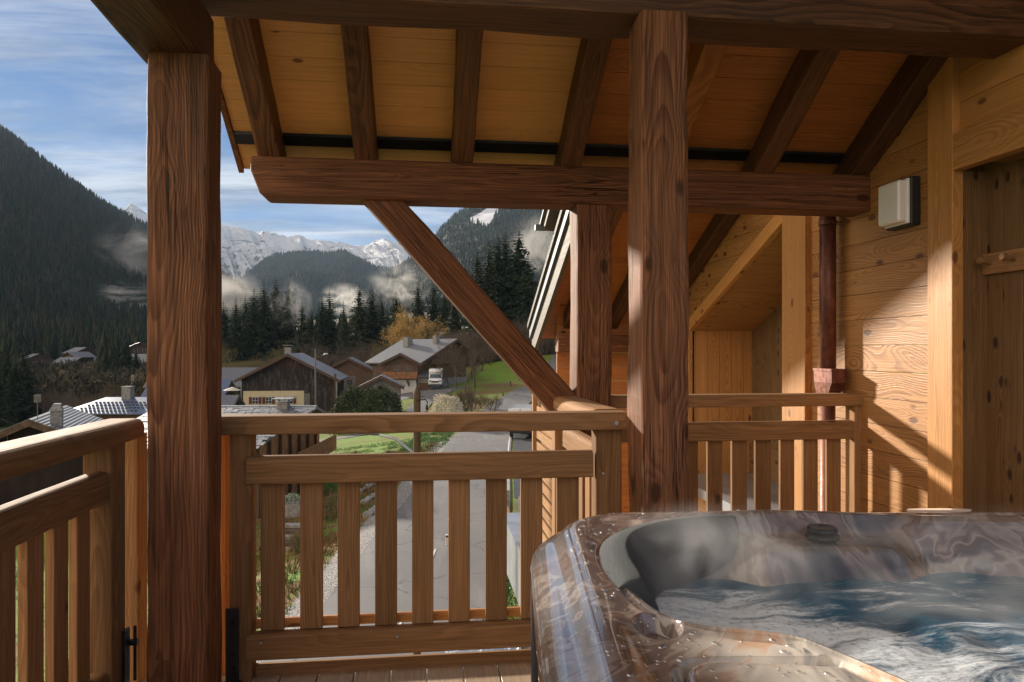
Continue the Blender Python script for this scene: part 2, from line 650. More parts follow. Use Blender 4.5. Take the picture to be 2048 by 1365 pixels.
p = at_y(291, 700, 2.75)
post(p.x, p.x + .215, 2.75, 2.95, 0, 2.395, W_POST, label='brushed brown corner post left of the middle railing, under the beam end')
post(.850, 1.045, 2.75, 2.95, 0, 2.652, W_POST, label='brushed brown post standing right behind the hot tub corner')
post(.850, 1.050, 3.95, 4.14, 0, 2.128, W_POST, label='farther brown post at the foot of the slanting brace')

# the beam over the left post, running back along the house side
m = MB(); m.timber((-.925, -2.0, 2.515), (-.925, 2.98, 2.515), .215, .235, r=.02, nseg=40, wob=.008)
ch(m, 'beam', W_BEAM, 'beam above the left post, running toward the viewer')
m = MB(); m.timber((-1.02, 2.93, 2.80), (2.60, 2.93, 2.80), .25, .29, r=.025, nseg=40, wob=.010)
ch(m, 'beam', W_BEAM, 'cross beam along the top of the view')
# second, higher beam nearer the camera
m = MB(); m.timber((-.95, 1.3, 3.62), (2.60, 1.3, 3.62), .24, .28, r=.025, nseg=30, wob=.010)
ch(m, 'beam', W_BEAM)

# purlin with a cut left end
xl = at_y(500, 350, 3.95).x
m = MB()
n = 40
prof_y = [3.95, 4.15]
pz0, pz1 = 2.130, 2.343
poly = [(xl, 3.95, pz1), (xl, 3.95, pz1 - .075), (xl + .045, 3.95, pz0 + .02), (xl + .065, 3.95, pz0), (WX + .02, 3.95, pz0), (WX + .02, 3.95, pz1)]
m.prism(poly, (0, .20, 0))
o = ch(m, 'purlin', W_POST, 'long purlin with a cut end carried by the far post and brace')
bv = o.modifiers.new('bevel', 'BEVEL'); bv.width = .012; bv.segments = 2
bv.limit_method = 'ANGLE'

# brace
a = at_y(764, 402, 4.04); b = at_y(1150, 835, 4.04)
m = MB(); m.timber(a + (a - b).normalized() * .08, b, .12, .170, r=.012, up=Vector((1, 0, 1)), nseg=24, wob=.006)
ch(m, 'brace', W_POST, 'slanting brace between purlin and far post')

# rafters
rx = [at_y(u, 318, 3.95).x for u in (537, 730, 925, 1142, 1338, 1530, 1722)]
for i, x in enumerate(rx):
    m = MB()
    y0, y1 = -1.2, 4.14
    hz = RH / 2
    m.timber((x, y0, raft_z(y0) + hz), (x, y1, raft_z(y1) + hz), .115, .16, r=.010, nseg=50, wob=.008)
    ch(m, 'rafter', W_BEAM if i != 4 else W_REDBROWN)


# ceiling boards (run across the rafters)
def ceiling(x0, x1, mat, label):
    m = MB()
    s = .135
    y = -1.2
    ct = math.cos(math.atan(SL))
    while y < 4.24:
        y2 = min(y + s * ct, 4.26)
        if abs(y - 4.02) > 0.0:
            z0, z1 = plank_z(y), plank_z(y2)
            g = .0016
            poly = [(x0, y + g, z0 + .002 - g * SL), (x0, y2 - g, z1 + .002 + g * SL), (x0, y2 - g, z1 + .024), (x0, y + g, z0 + .024)]
            m.prism(poly, (x1 - x0, 0, 0))
            # dark tongue behind the joint
            m.add([(x0, y2 - .004, z1 + .012), (x1, y2 - .004, z1 + .012), (x1, y2 + .004, z1 + .010), (x0, y2 + .004, z1 + .010)], [(0, 1, 2, 3)])
        y = y2
    ch(m, 'ceiling', mat, label)


lx0 = at_y(500, 320, 4.35).x - .01
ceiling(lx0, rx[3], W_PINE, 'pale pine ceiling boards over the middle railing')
ceiling(rx[3], WX + .02, W_REDBROWN, 'dark reddish ceiling boards right of the fourth rafter')  # darker and redder than the boards left of the fourth rafter
# black strip across the boards just above the purlin
ya = 4.05
for k, (xa, xb) in enumerate([(lx0, rx[0] - .058)] + [(rx[i] + .058, rx[i + 1] - .058) for i in range(6)] + [(rx[6] + .058, WX)]):
    m = MB()
    zt = plank_z(ya)
    m.prism([(xa, ya - .03, plank_z(ya - .03) - .004), (xa, ya + .03, plank_z(ya + .03) - .004), (xa, ya + .03, plank_z(ya + .03) - .018), (xa, ya - .03, plank_z(ya - .03) - .018)], (xb - xa, 0, 0))
    ch(m, 'black_strip', M_BLACK)
# verge board and roof covering
m = MB()
m.prism([(lx0 - .03, -1.2, plank_z(-1.2) - .02), (lx0 - .03, 4.26, plank_z(4.26) - .02), (lx0 - .03, 4.26, plank_z(4.26) + .10), (lx0 - .03, -1.2, plank_z(-1.2) + .10)], (.028, 0, 0), axis=1)
ch(m, 'barge_board', W_POST)
m = MB()
m.prism([(lx0 - .06, -1.2, plank_z(-1.2) + .104), (lx0 - .06, 4.32, plank_z(4.32) + .104), (lx0 - .06, 4.32, plank_z(4.32) + .15), (lx0 - .06, -1.2, plank_z(-1.2) + .15)], (WX + .9 - lx0, 0, 0))
ch(m, 'roof', plain('grey slate roof', (.10, .10, .11), .6, nscale=14, vary=.3, bumpy=.4))

# fine lines of the deck
m = MB()
x = -1.30
bw = .1465
while x < WX:
    ye = 3.06 if x + bw / 2 < .83 else 4.20
    yc_, L_ = (ye - 1.5) / 2, ye + 1.5
    m.box((x + bw / 2, yc_, -.014), (bw - .006, L_, .028), axis=1, ch=.002)
    x += bw
ch(m, 'deck', W_DECK, 'lengthwise decking boards')
m = MB()
m.box((-.20, 3.03, -.15), (2.10, .12, .20), ch=.004)
m.box((1.75, 4.12, -.15), (1.75, .12, .20), ch=.004)
m.box((-1.22, .8, -.15), (.12, 4.5, .20), axis=1, ch=.004)
m.box((0.6, 1.5, -.12), (3.5, .10, .16), ch=.004)
ch(m, 'deck_joist', W_BEAM)

# ------------------------------------------------------------------ right wall, boards horizontal
LZ, LY = 2.56, 4.45


def wing_z(y):                              # underside of the farther, lower roof over the side wall
    return 2.50 - .457 * (y - 5.88)


pA, pB = at_x(1580, 440, WX), at_x(1385, 662, WX)
HS = (pB.z - pA.z) / (pB.y - pA.y)          # slope of the sloping head of the side opening
NY, FY = pA.y, pB.y
SILL = .12


def head_z(y):
    return pA.z + HS * (y - pA.y)


m = MB()
row = .152
z = -.02
k = 0
while z < 4.0:
    z0, z1 = z + .0015, z + row - .0015

    def ytop(zz):                           # where the main roof or the wing roof meets this level
        return 9.0 if zz < 1.2 else 5.88 - (zz - .03 - 2.50) / .457

    def quad(ya0, ya1, yb0, yb1):
        if max(yb0 - ya0, yb1 - ya1) < .02:
            return
        ya1, yb1 = min(ya1, yb1), max(ya1, yb1)
        m.prism([(WX, ya0, z0), (WX, yb0, z0), (WX, yb1, z1), (WX, ya1, z1)], (.03, 0, 0), axis=1)
    # near panel from the pilaster to the corner trim, random butt joint
    top = plank_z(3.3)
    lim0, lim1 = ytop(z0), ytop(z1)
    e0, e1 = min(NY, lim0), min(NY, lim1)
    if z0 < wing_z(4.7) + .1:
        quad(3.28, 3.28, e0, e1)
    # above and beyond the opening
    if z1 > SILL:
        s0 = min(max(NY, NY + (z0 - pA.z) / HS), FY + .01) if z0 < pA.z else NY
        s1 = min(max(NY, NY + (z1 - pA.z) / HS), FY + .01) if z1 < pA.z else NY
        if z0 < pB.z:
            s0 = FY
        if z1 < pB.z:
            s1 = FY
        quad(s0, s1, min(9.0, lim0), min(9.0, lim1))
    else:
        quad(NY, NY, 9.0, 9.0)
    z += row
    k += 1
ch(m, 'wall', W_WALL, 'golden horizontal larch cladding of the side wall')

# things on that wall: corner trim, pilaster, lintel, recess boards
m = MB()
c0, c1 = at_x(1615, 700, WX).y, at_x(1583, 700, WX).y
m.timber((WX - .012, (c0 + c1) / 2, -.02), (WX - .012, (c0 + c1) / 2, 2.60), .07, c1 - c0 + .10, r=.005, up=Vector((0, 1, 0)), nseg=1)
ch(m, 'corner_board', W_TRIM, 'bright orange upright trim beside the copper pipe')
q0, q1 = at_x(1916, 700, WX).y, at_x(1865, 700, WX).y
m = MB()
m.timber((WX + .0, (q0 + q1) / 2, 0), (WX + .0, (q0 + q1) / 2, plank_z(q1) - .05), .06, q1 - q0, r=.005, up=Vector((0, 1, 0)), nseg=1)
ch(m, 'door_post', W_TRIM, 'orange upright post beside the door recess')
m = MB()
l0, l1 = at_x(1916, 342, WX), at_x(1916, 268, WX)
m.timber((WX + .002, 1.0, (l0.z + l1.z) / 2), (WX + .002, q0, (l0.z + l1.z) / 2), .06, l1.z - l0.z, r=.005, nseg=1)
ch(m, 'lintel', W_WALL, 'orange lintel over the door recess')
m = MB()
zz = l1.z + .002
while zz < 4.2:
    m.box((WX + .025, 1.0 + (q0 - 1.0) / 2, zz + row / 2), (.03, q0 - 1.0, row - .003), axis=1)
    zz += row
ch(m, 'wall', W_TRIM, 'boards above the lintel')
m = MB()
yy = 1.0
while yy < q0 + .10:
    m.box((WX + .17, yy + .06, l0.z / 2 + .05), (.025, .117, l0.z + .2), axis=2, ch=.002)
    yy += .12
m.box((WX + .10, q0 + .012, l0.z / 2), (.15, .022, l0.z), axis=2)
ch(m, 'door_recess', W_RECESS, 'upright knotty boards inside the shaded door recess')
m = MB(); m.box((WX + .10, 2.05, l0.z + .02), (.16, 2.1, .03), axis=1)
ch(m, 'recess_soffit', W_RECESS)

# the side opening with the sloping head
m = MB()
off = Vector((0, .0, .0))
d = Vector((0, pB.y - pA.y, pB.z - pA.z)).normalized()
upn = Vector((0, -d.z, d.y))
m.timber(Vector((WX - .012, pA.y, pA.z)) - d * .10 + upn * .055, Vector((WX - .012, pB.y, pB.z)) + upn * .055 + d * .05, .06, .11, r=.005, up=upn)
ch(m, 'head_board', W_TRIM, 'sloping board over the side opening')
m = MB()
m.timber((WX - .010, FY + .055, SILL), (WX - .010, FY + .055, pB.z + .03), .06, .11, r=.005, up=Vector((0, 1, 0)))
ch(m, 'jamb_board', W_TRIM)
DEEP = .62
m = MB()                                    # sloping soffit planks
nb = 12
for i in range(nb):
    ya_, yb_ = NY + (FY - NY) * i / nb + .002, NY + (FY - NY) * (i + 1) / nb - .002
    m.prism([(WX + .03, ya_, head_z(ya_)), (WX + .03, yb_, head_z(yb_)), (WX + .03, yb_, head_z(yb_) + .025), (WX + .03, ya_, head_z(ya_) + .025)], (DEEP, 0, 0))
ch(m, 'opening_soffit', W_WALL)
m = MB()                                    # far cheek of the opening: upright boards
xx = WX + .03
while xx < WX + DEEP:
    m.box((xx + .062, FY + .02, 1.0), (.12, .025, 2.0), axis=2, ch=.002)
    xx += .124
ch(m, 'opening_cheek', W_TRIM)
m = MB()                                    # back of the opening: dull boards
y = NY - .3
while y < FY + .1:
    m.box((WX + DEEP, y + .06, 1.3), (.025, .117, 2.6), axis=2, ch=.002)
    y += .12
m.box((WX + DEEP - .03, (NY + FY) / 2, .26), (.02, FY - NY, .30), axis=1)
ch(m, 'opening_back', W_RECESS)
m = MB()
m.box((WX + DEEP / 2 - .12, (NY + FY) / 2, SILL - .02), (DEEP + .16, FY - NY + .5, .03))
m.box((WX - .205, (NY + FY) / 2 + .2, SILL - .045), (.012, FY - NY + .8, .08))
ch(m, 'sill_flashing', M_ZINC, 'pale zinc flashing on the sill of the side opening')
m = MB()
for i in range(6):
    m.box((WX - .10, (NY + FY) / 2 + .2, SILL - .16 - i * .152), (.16, FY - NY + .9, .149), axis=1)
ch(m, 'sill_cladding', W_WALL)

# farther lower roof (the wing)
RX = 1.25
m = MB()
y = 5.05
while y < 8.15:
    y2 = y + .125
    m.prism([(RX + .04, y + .002, wing_z(y)), (RX + .04, y2 - .002, wing_z(y2)), (RX + .04, y2 - .002, wing_z(y2) + .024), (RX + .04, y + .002, wing_z(y) + .024)], (WX + .6 - RX, 0, 0))
    y = y2
ch(m, 'wing_soffit', W_REDBROWN, 'orange boards under the farther roof')
for x in (RX + .30, RX + .78, WX - .07):
    m = MB(); m.timber((x, 5.05, wing_z(5.05) - .075), (x, 8.1, wing_z(8.1) - .075), .11, .15, r=.01, nseg=10, wob=.005)
    ch(m, 'rafter', W_BEAM)
for dx, h0, h1, mt, nm in ((0.0, -.17, .03, W_GREY, 'barge_board'), (-.03, .035, .14, M_VERGE, 'verge_flashing'), (-.055, .145, .20, W_GREY, 'barge_board')):
    m = MB()
    m.prism([(RX + dx, 5.05, wing_z(5.05) + h0), (RX + dx, 8.25, wing_z(8.25) + h0), (RX + dx, 8.25, wing_z(8.25) + h1), (RX + dx, 5.05, wing_z(5.05) + h1)], (.04, 0, 0), axis=1)
    ch(m, nm, mt, 'silvery edge flashing of the farther roof' if mt == M_VERGE else None)
m = MB()
m.prism([(RX - .02, 5.05, wing_z(5.05) + .13), (RX - .02, 8.3, wing_z(8.3) + .13), (RX - .02, 8.3, wing_z(8.3) + .19), (RX - .02, 5.05, wing_z(5.05) + .19)], (WX + 1 - RX, 0, 0))
ch(m, 'wing_roof', plain('dark wing slate', (.09, .09, .10), .6, bumpy=.4, nscale=12))
# a second, shorter roof edge above it
m = MB()
m.prism([(RX - .12, 5.05, wing_z(5.05) + .32), (RX - .12, 6.72, wing_z(6.72) + .32), (RX - .12, 6.72, wing_z(6.72) + .40), (RX - .12, 5.05, wing_z(5.05) + .40)], (.6, 0, 0), axis=1)
m.prism([(RX - .15, 5.05, wing_z(5.05) + .404), (RX - .15, 6.78, wing_z(6.78) + .404), (RX - .15, 6.78, wing_z(6.78) + .43), (RX - .15, 5.05, wing_z(5.05) + .43)], (.6, 0, 0), mi=1, axis=1)
m.box((RX - .14, 6.80, wing_z(6.8) + .40), (.10, .07, .05), mi=1)
ch(m, 'upper_verge', [W_GREY, M_VERGE], 'short upper verge with a gutter end')
# wing gable wall facing the deck, its purlin ends, and the slatted front below
GY = 7.62
m = MB()
z = -1.6
while z < 1.85:
    m.box((1.45 + .6, GY + .02, z + row / 2), (1.25, .03, row - .003))
    z += row
ch(m, 'wing_wall', W_REDBROWN, 'dark orange boards under the farther roof')
for zc_, xe in ((at_y(1135, 688, GY).z, 1.40), (at_y(1235, 600, GY).z, 1.42)):
    m = MB(); m.timber((xe, GY - .12, zc_), (2.6, GY - .12, zc_), .16, .17, r=.012, nseg=10, wob=.005)
    ch(m, 'purlin', W_POST, 'purlin end poking out below the farther roof')
m = MB()
z = -1.75
while z < .62:
    m.prism([(1.44, GY, z), (1.44, 9.2, z), (1.44, 9.2, z + .105), (1.44, GY, z + .105)], (.02, 0, 0), axis=1)
    z += .15
m.box((1.50, 8.4, -.55), (.03, 1.6, 2.4), axis=1)
m.box((1.43, GY + .02, -.5), (.06, .07, 2.5), axis=2)
m.box((1.43, 9.2, -.5), (.06, .07, 2.5), axis=2)
ch(m, 'slatted_screen', W_RAIL, 'weathered slats on the side of the wing')
m = MB(); m.box((1.28, 8.6, -1.02), (.34, 3.2, .06)); m.box((1.13, 8.6, -1.35), (.03, 3.2, .62))
ch(m, 'canopy_edge', M_ZINC, 'pale grey flat canopy below the slatted side')
# lower storey so the deck does not hang in the air
m = MB()
for i in range(38):
    zc_ = -.40 - i * row
    if zc_ < -6.2:
        break
    m.box((2.0, .9, zc_), (2.6, 6.2, row - .004), axis=1)
ch(m, 'lower_wall', W_WALL)
m = MB(); m.box((-1.05, 2.85, -3.6), (.2, .2, 6.8), axis=2); m.box((.70, 2.85, -3.6), (.2, .2, 6.8), axis=2)
ch(m, 'lower_post', W_BEAM)
# round golden post stub seen between the corner post and the railing
m = MB()
gx = at_y(442, 1000, 3.10).x
m.timber((gx, 3.12, -6.6), (gx, 3.12, at_y(442, 868, 3.1).z), .085, .085, r=.035, up=Vector((0, 1, 0)), nseg=20, wob=.006, segs=4)
ch(m, 'lower_post', W_TRIM, 'golden rounded upright behind the corner post')

# ------------------------------------------------------------------ railings
RG = 'wooden balcony railings'


def seg_part(root, name, p0, p1, w, h, r=.006, up=(0, 0, 1), rt=0, nseg=1, wob=0, label=None, mat=None):
    m = MB()
    m.timber(p0, p1, w, h, r=r, up=Vector(up), round_top=rt, nseg=nseg, wob=wob)
    o = m.build(name, mat or W_RAIL, root, label=label)
    o.parent = root
    o.matrix_parent_inverse = root.matrix_basis.inverted()
    return o


def along_x(root, x0, x1, y, us, handle=(None, None)):
    hx0, hx1 = handle
    seg_part(root, 'handrail', (hx0, y + .02, 1.022), (hx1, y + .02, 1.022), .155, .072, rt=.034, nseg=10, wob=.001)
    seg_part(root, 'mid_rail', (x0, y, .842), (x1, y, .842), .072, .11, rt=.026)
    seg_part(root, 'bottom_rail', (x0, y, .140), (x1, y, .140), .072, .10, rt=.02)
    for xa, xb in us:
        seg_part(root, 'baluster', ((xa + xb) / 2, y + .018, .195), ((xa + xb) / 2, y + .018, .795), xb - xa, .026, r=.003, up=(0, 1, 0))


Y1 = 3.0
mid = thing('balcony_railing', 'middle railing section between the left corner post and the post behind the hot tub', 'railing', (0, Y1, 0), group=RG)
us = [(521, 568), (600, 645), (675, 719), (750, 794), (824, 867), (897, 940), (971.5, 1014), (1042, 1085), (1114, 1158)]
bals = [(at_y(a, 1100, Y1 + .005).x, at_y(b, 1100, Y1 + .005).x) for a, b in us]
along_x(mid, at_y(492, 900, Y1 - .036).x, at_y(1187, 900, Y1 - .036).x, Y1, bals, (at_y(427, 830, Y1).x, .86))
xl_ = at_y(459, 1000, Y1).x
seg_part(mid, 'post', (xl_ + .044, Y1 + .03, -.25), (xl_ + .044, Y1 + .03, .985), .088, .09, up=(0, 1, 0))
xr_ = at_y(1190, 1000, Y1).x
seg_part(mid, 'post', (xr_ + .057, Y1 + .03, -.25), (xr_ + .057, Y1 + .03, .985), .112, .09, up=(0, 1, 0))
seg_part(mid, 'toe_board', (xl_ + .09, Y1 + .052, .018), (xr_, Y1 + .052, .018), .026, .054)
seg_part(mid, 'mid_strip', (xl_ + .09, Y1 + .06, .205), (xr_, Y1 + .06, .205), .025, .04, mat=W_TRIM)
m = MB()
m.box((xl_ - .004 + .02, Y1 - .025, .15), (.05, .012, .30), ch=.003)
m.box((xl_ - .004 + .02, Y1 - .06, .004), (.07, .10, .008), ch=.002)
for zz in (.24, .115, .06):
    m.tube([(xl_ + .018, Y1 - .045, zz), (xl_ + .018, Y1 - .025, zz)], .011, 8)
o = m.build('bracket', M_BLACK, mid); o.matrix_parent_inverse = mid.matrix_basis.inverted()

for xs, ys, zs, rs in ((xl_ + .13, .040, .165, .006), (-.1, .040, .165, .006), (.45, .040, .165, .006), (.80, .062, 1.015, .009), (xr_ + .03, .020, .80, .006)):
    m = MB()
    m.tube([(xs, Y1 - ys - .005, zs), (xs, Y1 - ys + .005, zs)], rs, 8)
    o = m.build('screw', M_ZINC, mid); o.matrix_parent_inverse = mid.matrix_basis.inverted()

# left railing, running toward the camera
LX = -1.13
left = thing('balcony_railing', 'left railing section running toward the viewer in front of the corner post', 'railing', (LX, 1.5, 0), group=RG)
seg_part(left, 'handrail', (LX - .005, -.3, 1.022), (LX - .005, 2.93, 1.022), .155, .072, rt=.034, nseg=20, wob=.001)
seg_part(left, 'mid_rail', (LX, -.3, .840), (LX, 2.74, .840), .072, .11, rt=.026)
seg_part(left, 'bottom_rail', (LX, -.3, .140), (LX, 2.74, .140), .072, .10, rt=.02)
for k in range(14):
    y = 2.546 + .046 - k * .152
    seg_part(left, 'baluster', (LX - .012, y, .195), (LX - .012, y, .795), .028, .093, r=.003, up=(0, 1, 0))
seg_part(left, 'post', (LX + .0, 2.755, -.25), (LX + .0, 2.755, .985), .10, .115, up=(0, 1, 0))
seg_part(left, 'post', (LX - .03, 3.06, -.25), (LX - .03, 3.06, .985), .10, .10, up=(0, 1, 0))
seg_part(left, 'toe_board', (LX - .05, -.3, .027), (LX - .05, 2.7, .027), .028, .062)
m = MB()
bx, by = at_y(270, 1290, 2.82).x, 2.82
m.box((LX + .055, 2.80, .15), (.012, .05, .30), ch=.003)
m.tube([(LX + .06, 2.83, .24), (LX + .085, 2.83, .24)], .013, 8)
m.tube([(LX + .075, 2.83, .10), (LX + .075, 2.83, .30)], .006, 8)
o = m.build('bracket', M_BLACK, left); o.matrix_parent_inverse = left.matrix_basis.inverted()

# right railing, on the deeper part of the deck
Y2 = 4.08
right = thing('balcony_railing', 'right railing section between the far post and the wall lamp wall', 'railing', (1.7, Y2, 0), group=RG)
us = [(1372, 1397), (1416, 1446), (1465, 1495), (1512, 1543), (1562, 1590), (1608, 1637), (1655, 1683)]
bals = [(at_y(a, 950, Y2).x, at_y(b, 950, Y2).x) for a, b in us]
dx = bals[2][0] - bals[1][0]
bals += [(bals[0][0] - dx, bals[0][0] - dx + .09), (bals[0][0] - 2 * dx, bals[0][0] - 2 * dx + .09)]
along_x(right, 1.04, at_y(1708, 860, Y2 - .03).x, Y2, bals, (1.03, at_y(1736, 800, Y2 - .05).x))
xe = at_y(1708, 950, Y2).x
seg_part(right, 'post', (xe + .03, Y2 + .01, -.25), (xe + .03, Y2 + .01, .985), .10, .10, up=(0, 1, 0))
# short return between the corner and the far post
ret = thing('balcony_railing', 'short return railing running back from the corner to the far post', 'railing', (.78, 3.5, 0), group=RG)
seg_part(ret, 'handrail', (.80, 3.09, 1.026), (.80, 4.12, 1.026), .155, .072, rt=.034, nseg=10, wob=.001)
seg_part(ret, 'mid_rail', (.80, 3.08, .842), (.80, 3.95, .842), .072, .11, rt=.026)
seg_part(ret, 'bottom_rail', (.80, 3.08, .140), (.80, 3.95, .140), .072, .10, rt=.02)
seg_part(ret, 'post', (.78, 4.02, -.25), (.78, 4.02, .985), .10, .10, up=(0, 1, 0))
for k in range(5):
    seg_part(ret, 'baluster', (.79, 3.22 + k * .152, .195), (.79, 3.22 + k * .152, .795), .028, .093, r=.003, up=(0, 1, 0))

# ------------------------------------------------------------------ lamp, coat rack, copper pipe
la, lb = at_x(1770, 445, WX - .10), at_x(1822, 445, WX)
lamp = thing('wall_lamp', 'square frosted wall lamp on a black housing, high on the larch wall', 'lamp', (WX, 3.50, 2.0))
c0 = at_x(1843, 360, WX); c1 = at_x(1800, 450, WX)
ly0, ly1 = at_x(1843, 400, WX).y, at_x(1795, 400, WX).y + .02
lz0, lz1 = at_x(1822, 455, WX).z, at_x(1843, 352, WX).z
m = MB(); m.box((WX - .03, (ly0 + ly1) / 2, (lz0 + lz1) / 2), (.055, ly1 - ly0, lz1 - lz0), ch=.006)
o = m.build('housing', M_LAMPB, lamp); o.matrix_parent_inverse = lamp.matrix_basis.inverted()
m = MB(); m.box((WX - .088, (ly0 + ly1) / 2 , (lz0 + lz1) / 2 ), (.06, ly1 - ly0 - .035, lz1 - lz0 - .035), ch=.010)
m.box((WX - .064, (ly0 + ly1) / 2, (lz0 + lz1) / 2), (.014, ly1 - ly0 - .02, lz1 - lz0 - .02), ch=.003)
o = m.build('diffuser', M_LAMP, lamp); o.matrix_parent_inverse = lamp.matrix_basis.inverted()

RXX = WX + .155
ry1 = at_x(1932, 540, RXX - .02).y
rz0, rz1 = at_x(1932, 555, RXX - .02).z, at_x(1932, 515, RXX - .02).z
rack = thing('coat_rack', 'wooden coat rack with round pegs on the shaded recess boards', 'coat rack', (RXX, ry1 - .3, rz0))
m = MB(); m.box((RXX - .012, ry1 - .45, (rz0 + rz1) / 2), (.024, .9, rz1 - rz0), axis=1, ch=.003)
o = m.build('board', W_RAIL, rack); o.matrix_parent_inverse = rack.matrix_basis.inverted()
for k in range(5):
    m = MB()
    yk = at_x(1972, 530, RXX - .05).y - k * .14
    zc_ = (rz0 + rz1) / 2
    m.tube([(RXX - .02, yk, zc_), (RXX - .065, yk, zc_ + .012), (RXX - .07, yk, zc_ + .012), (RXX - .09, yk, zc_ + .014)], [.009, .009, .019, .016], 10)
    o = m.build('peg', W_RAIL, rack, smooth=False); o.matrix_parent_inverse = rack.matrix_basis.inverted()

t = NT('aged copper')
n1 = t.noise(t.vmath('MULTIPLY', t.coord(), (6, 6, 1.6)), 1.6, 5, .65)
n2 = t.noise(t.coord(), 30, 4, .6)
cc = t.ramp(t.math('MULTIPLY_ADD', n2, .3, t.math('MULTIPLY', n1, .8)), [(.30, (.05, .022, .022)), (.48, (.15, .055, .04)), (.62, (.27, .11, .075)), (.8, (.20, .12, .11))])
t.bsdf(cc, t.rng(n2, .3, .7, .38, .6), t.bump(n1, .3, .01), metal=.5)
M_COP = t.m
py = at_x(1660, 600, WX - .07)
px, pyy = WX - .085, py.y
pipe = thing('copper_downpipe', 'aged copper downpipe with a hopper on the side wall behind the right railing', 'downpipe', (px, pyy, -.5))
rp = (at_x(1676, 600, px).y, at_x(1645, 600, px).y)
prd = 15.5 / F * 4.6
hz = at_x(1665, 770, px).z
m = MB(); m.tube([(px, pyy, hz + .05), (px, pyy, 2.25)], prd, 20, caps=True)
o = m.build('pipe', M_COP, pipe, smooth=True); o.matrix_parent_inverse = pipe.matrix_basis.inverted()
m = MB(); m.tube([(px, pyy, -1.2), (px, pyy, hz - .08)], prd * .92, 20)
o = m.build('pipe', M_COP, pipe, smooth=True); o.matrix_parent_inverse = pipe.matrix_basis.inverted()
m = MB()
def ring4(zq, a, b, ox=0):
    return [(px - a, pyy - b + ox, zq), (px + a * .8, pyy - b + ox, zq), (px + a * .8, pyy + b + ox, zq), (px - a, pyy + b + ox, zq)]
rows = [ring4(hz + .09, .052, .10, -.03), ring4(hz + .015, .052, .10, -.03), ring4(hz - .10, .04, .05)]
vs = [p for r_ in rows for p in r_]
fs = [(0, 1, 2, 3), (8, 11, 10, 9)] + [(k * 4 + i, k * 4 + (i + 1) % 4, (k + 1) * 4 + (i + 1) % 4, (k + 1) * 4 + i) for k in range(2) for i in range(4)]
m.add(vs, fs)
m.add(ring4(hz + .10, .056, .105, -.03) + ring4(hz + .085, .056, .105, -.03), [(0, 1, 2, 3), (4, 7, 6, 5), (0, 4, 5, 1), (1, 5, 6, 2), (2, 6, 7, 3), (3, 7, 4, 0)])
o = m.build('hopper', M_COP, pipe); o.matrix_parent_inverse = pipe.matrix_basis.inverted()
m = MB()
m.tube([(px, pyy, 2.10), (px, pyy, 2.125)], prd * 1.12, 20)
m.tube([(px, pyy - prd, 2.11), (px, pyy - prd * 1.5, 2.11)], .008, 8)
m.tube([(px, pyy, 2.11), (WX, pyy - .1, 2.11)], .006, 8)
o = m.build('pipe_clamp', M_COP, pipe); o.matrix_parent_inverse = pipe.matrix_basis.inverted()
# ------------------------------------------------------------------ hot tub (own frame, square to the lens axis)
TC = (1.12, .85)
tub = thing('hot_tub', 'marbled brown and grey acrylic hot tub full of churning blue water', 'hot tub', cf(TC[0], TC[1], 0), -YAW)
t = NT('marbled acrylic')
co = t.coord()
w1 = t.noise(t.vmath('MULTIPLY', co, (1.6, 1.1, 1.4)), 1.5, 4, .55, 1.0, out=1)
vv = t.vmath('ADD', co, t.vmath('MULTIPLY', t.vmath('SUBTRACT', w1, (.5, .5, .5)), (.9, .9, .9)))
wv = t.noise(t.vmath('MULTIPLY', vv, (2.6, .8, 1.1)), 1.0, 3, .5, .5)
fine = t.noise(t.vmath('MULTIPLY', vv, (16, 5, 6)), 1.0, 5, .6, .3)
f = t.math('MULTIPLY_ADD', t.math('SUBTRACT', fine, .5), .13, wv)
mc = t.ramp(f, [(.30, (.030, .030, .034)), (.38, (.085, .080, .084)), (.44, (.15, .13, .13)), (.475, (.23, .19, .18)), (.50, (.12, .088, .08)),
                (.535, (.19, .14, .125)), (.555, (.29, .26, .235)), (.575, (.15, .115, .105)), (.63, (.115, .105, .11)), (.67, (.34, .30, .27)), (.73, (.06, .058, .062))])
ox, oy, oz = t.sep(co)
pale = t.math('MULTIPLY', t.rng(oy, .36, .20), t.rng(ox, -.90, -.74))  # sunlight on the ledge and filter cover, painted in as paler marble
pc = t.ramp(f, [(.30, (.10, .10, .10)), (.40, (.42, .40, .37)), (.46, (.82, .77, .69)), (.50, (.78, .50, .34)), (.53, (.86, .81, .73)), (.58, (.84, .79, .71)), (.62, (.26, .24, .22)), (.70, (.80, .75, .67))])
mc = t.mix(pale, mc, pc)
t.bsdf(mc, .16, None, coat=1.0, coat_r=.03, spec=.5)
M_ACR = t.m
M_SKIRT = plain('grey tub skirt', (.16, .16, .175), .5, vary=.08)
M_KNOB = plain('dark glossy knob', (.02, .022, .026), .18, vary=.2)

OX0, OX1, OY0, OY1 = .042, 2.20, -.30, 1.978        # outer edge, lens-aligned
basin = [(.188, 1.44), (.200, 1.56), (.240, 1.665), (.320, 1.755), (.45, 1.822), (.62, 1.858), (.90, 1.868), (1.4, 1.862), (1.85, 1.85), (1.98, 1.76),
         (2.02, 1.5), (2.02, .4), (1.95, -.05), (1.6, -.12), (.8, -.10), (.62, .10), (.60, .45), (.585, .70), (.555, .84), (.50, .945), (.462, 1.02),
         (.425, 1.078), (.37, 1.103), (.31, 1.118), (.255, 1.15), (.222, 1.215), (.200, 1.32)]


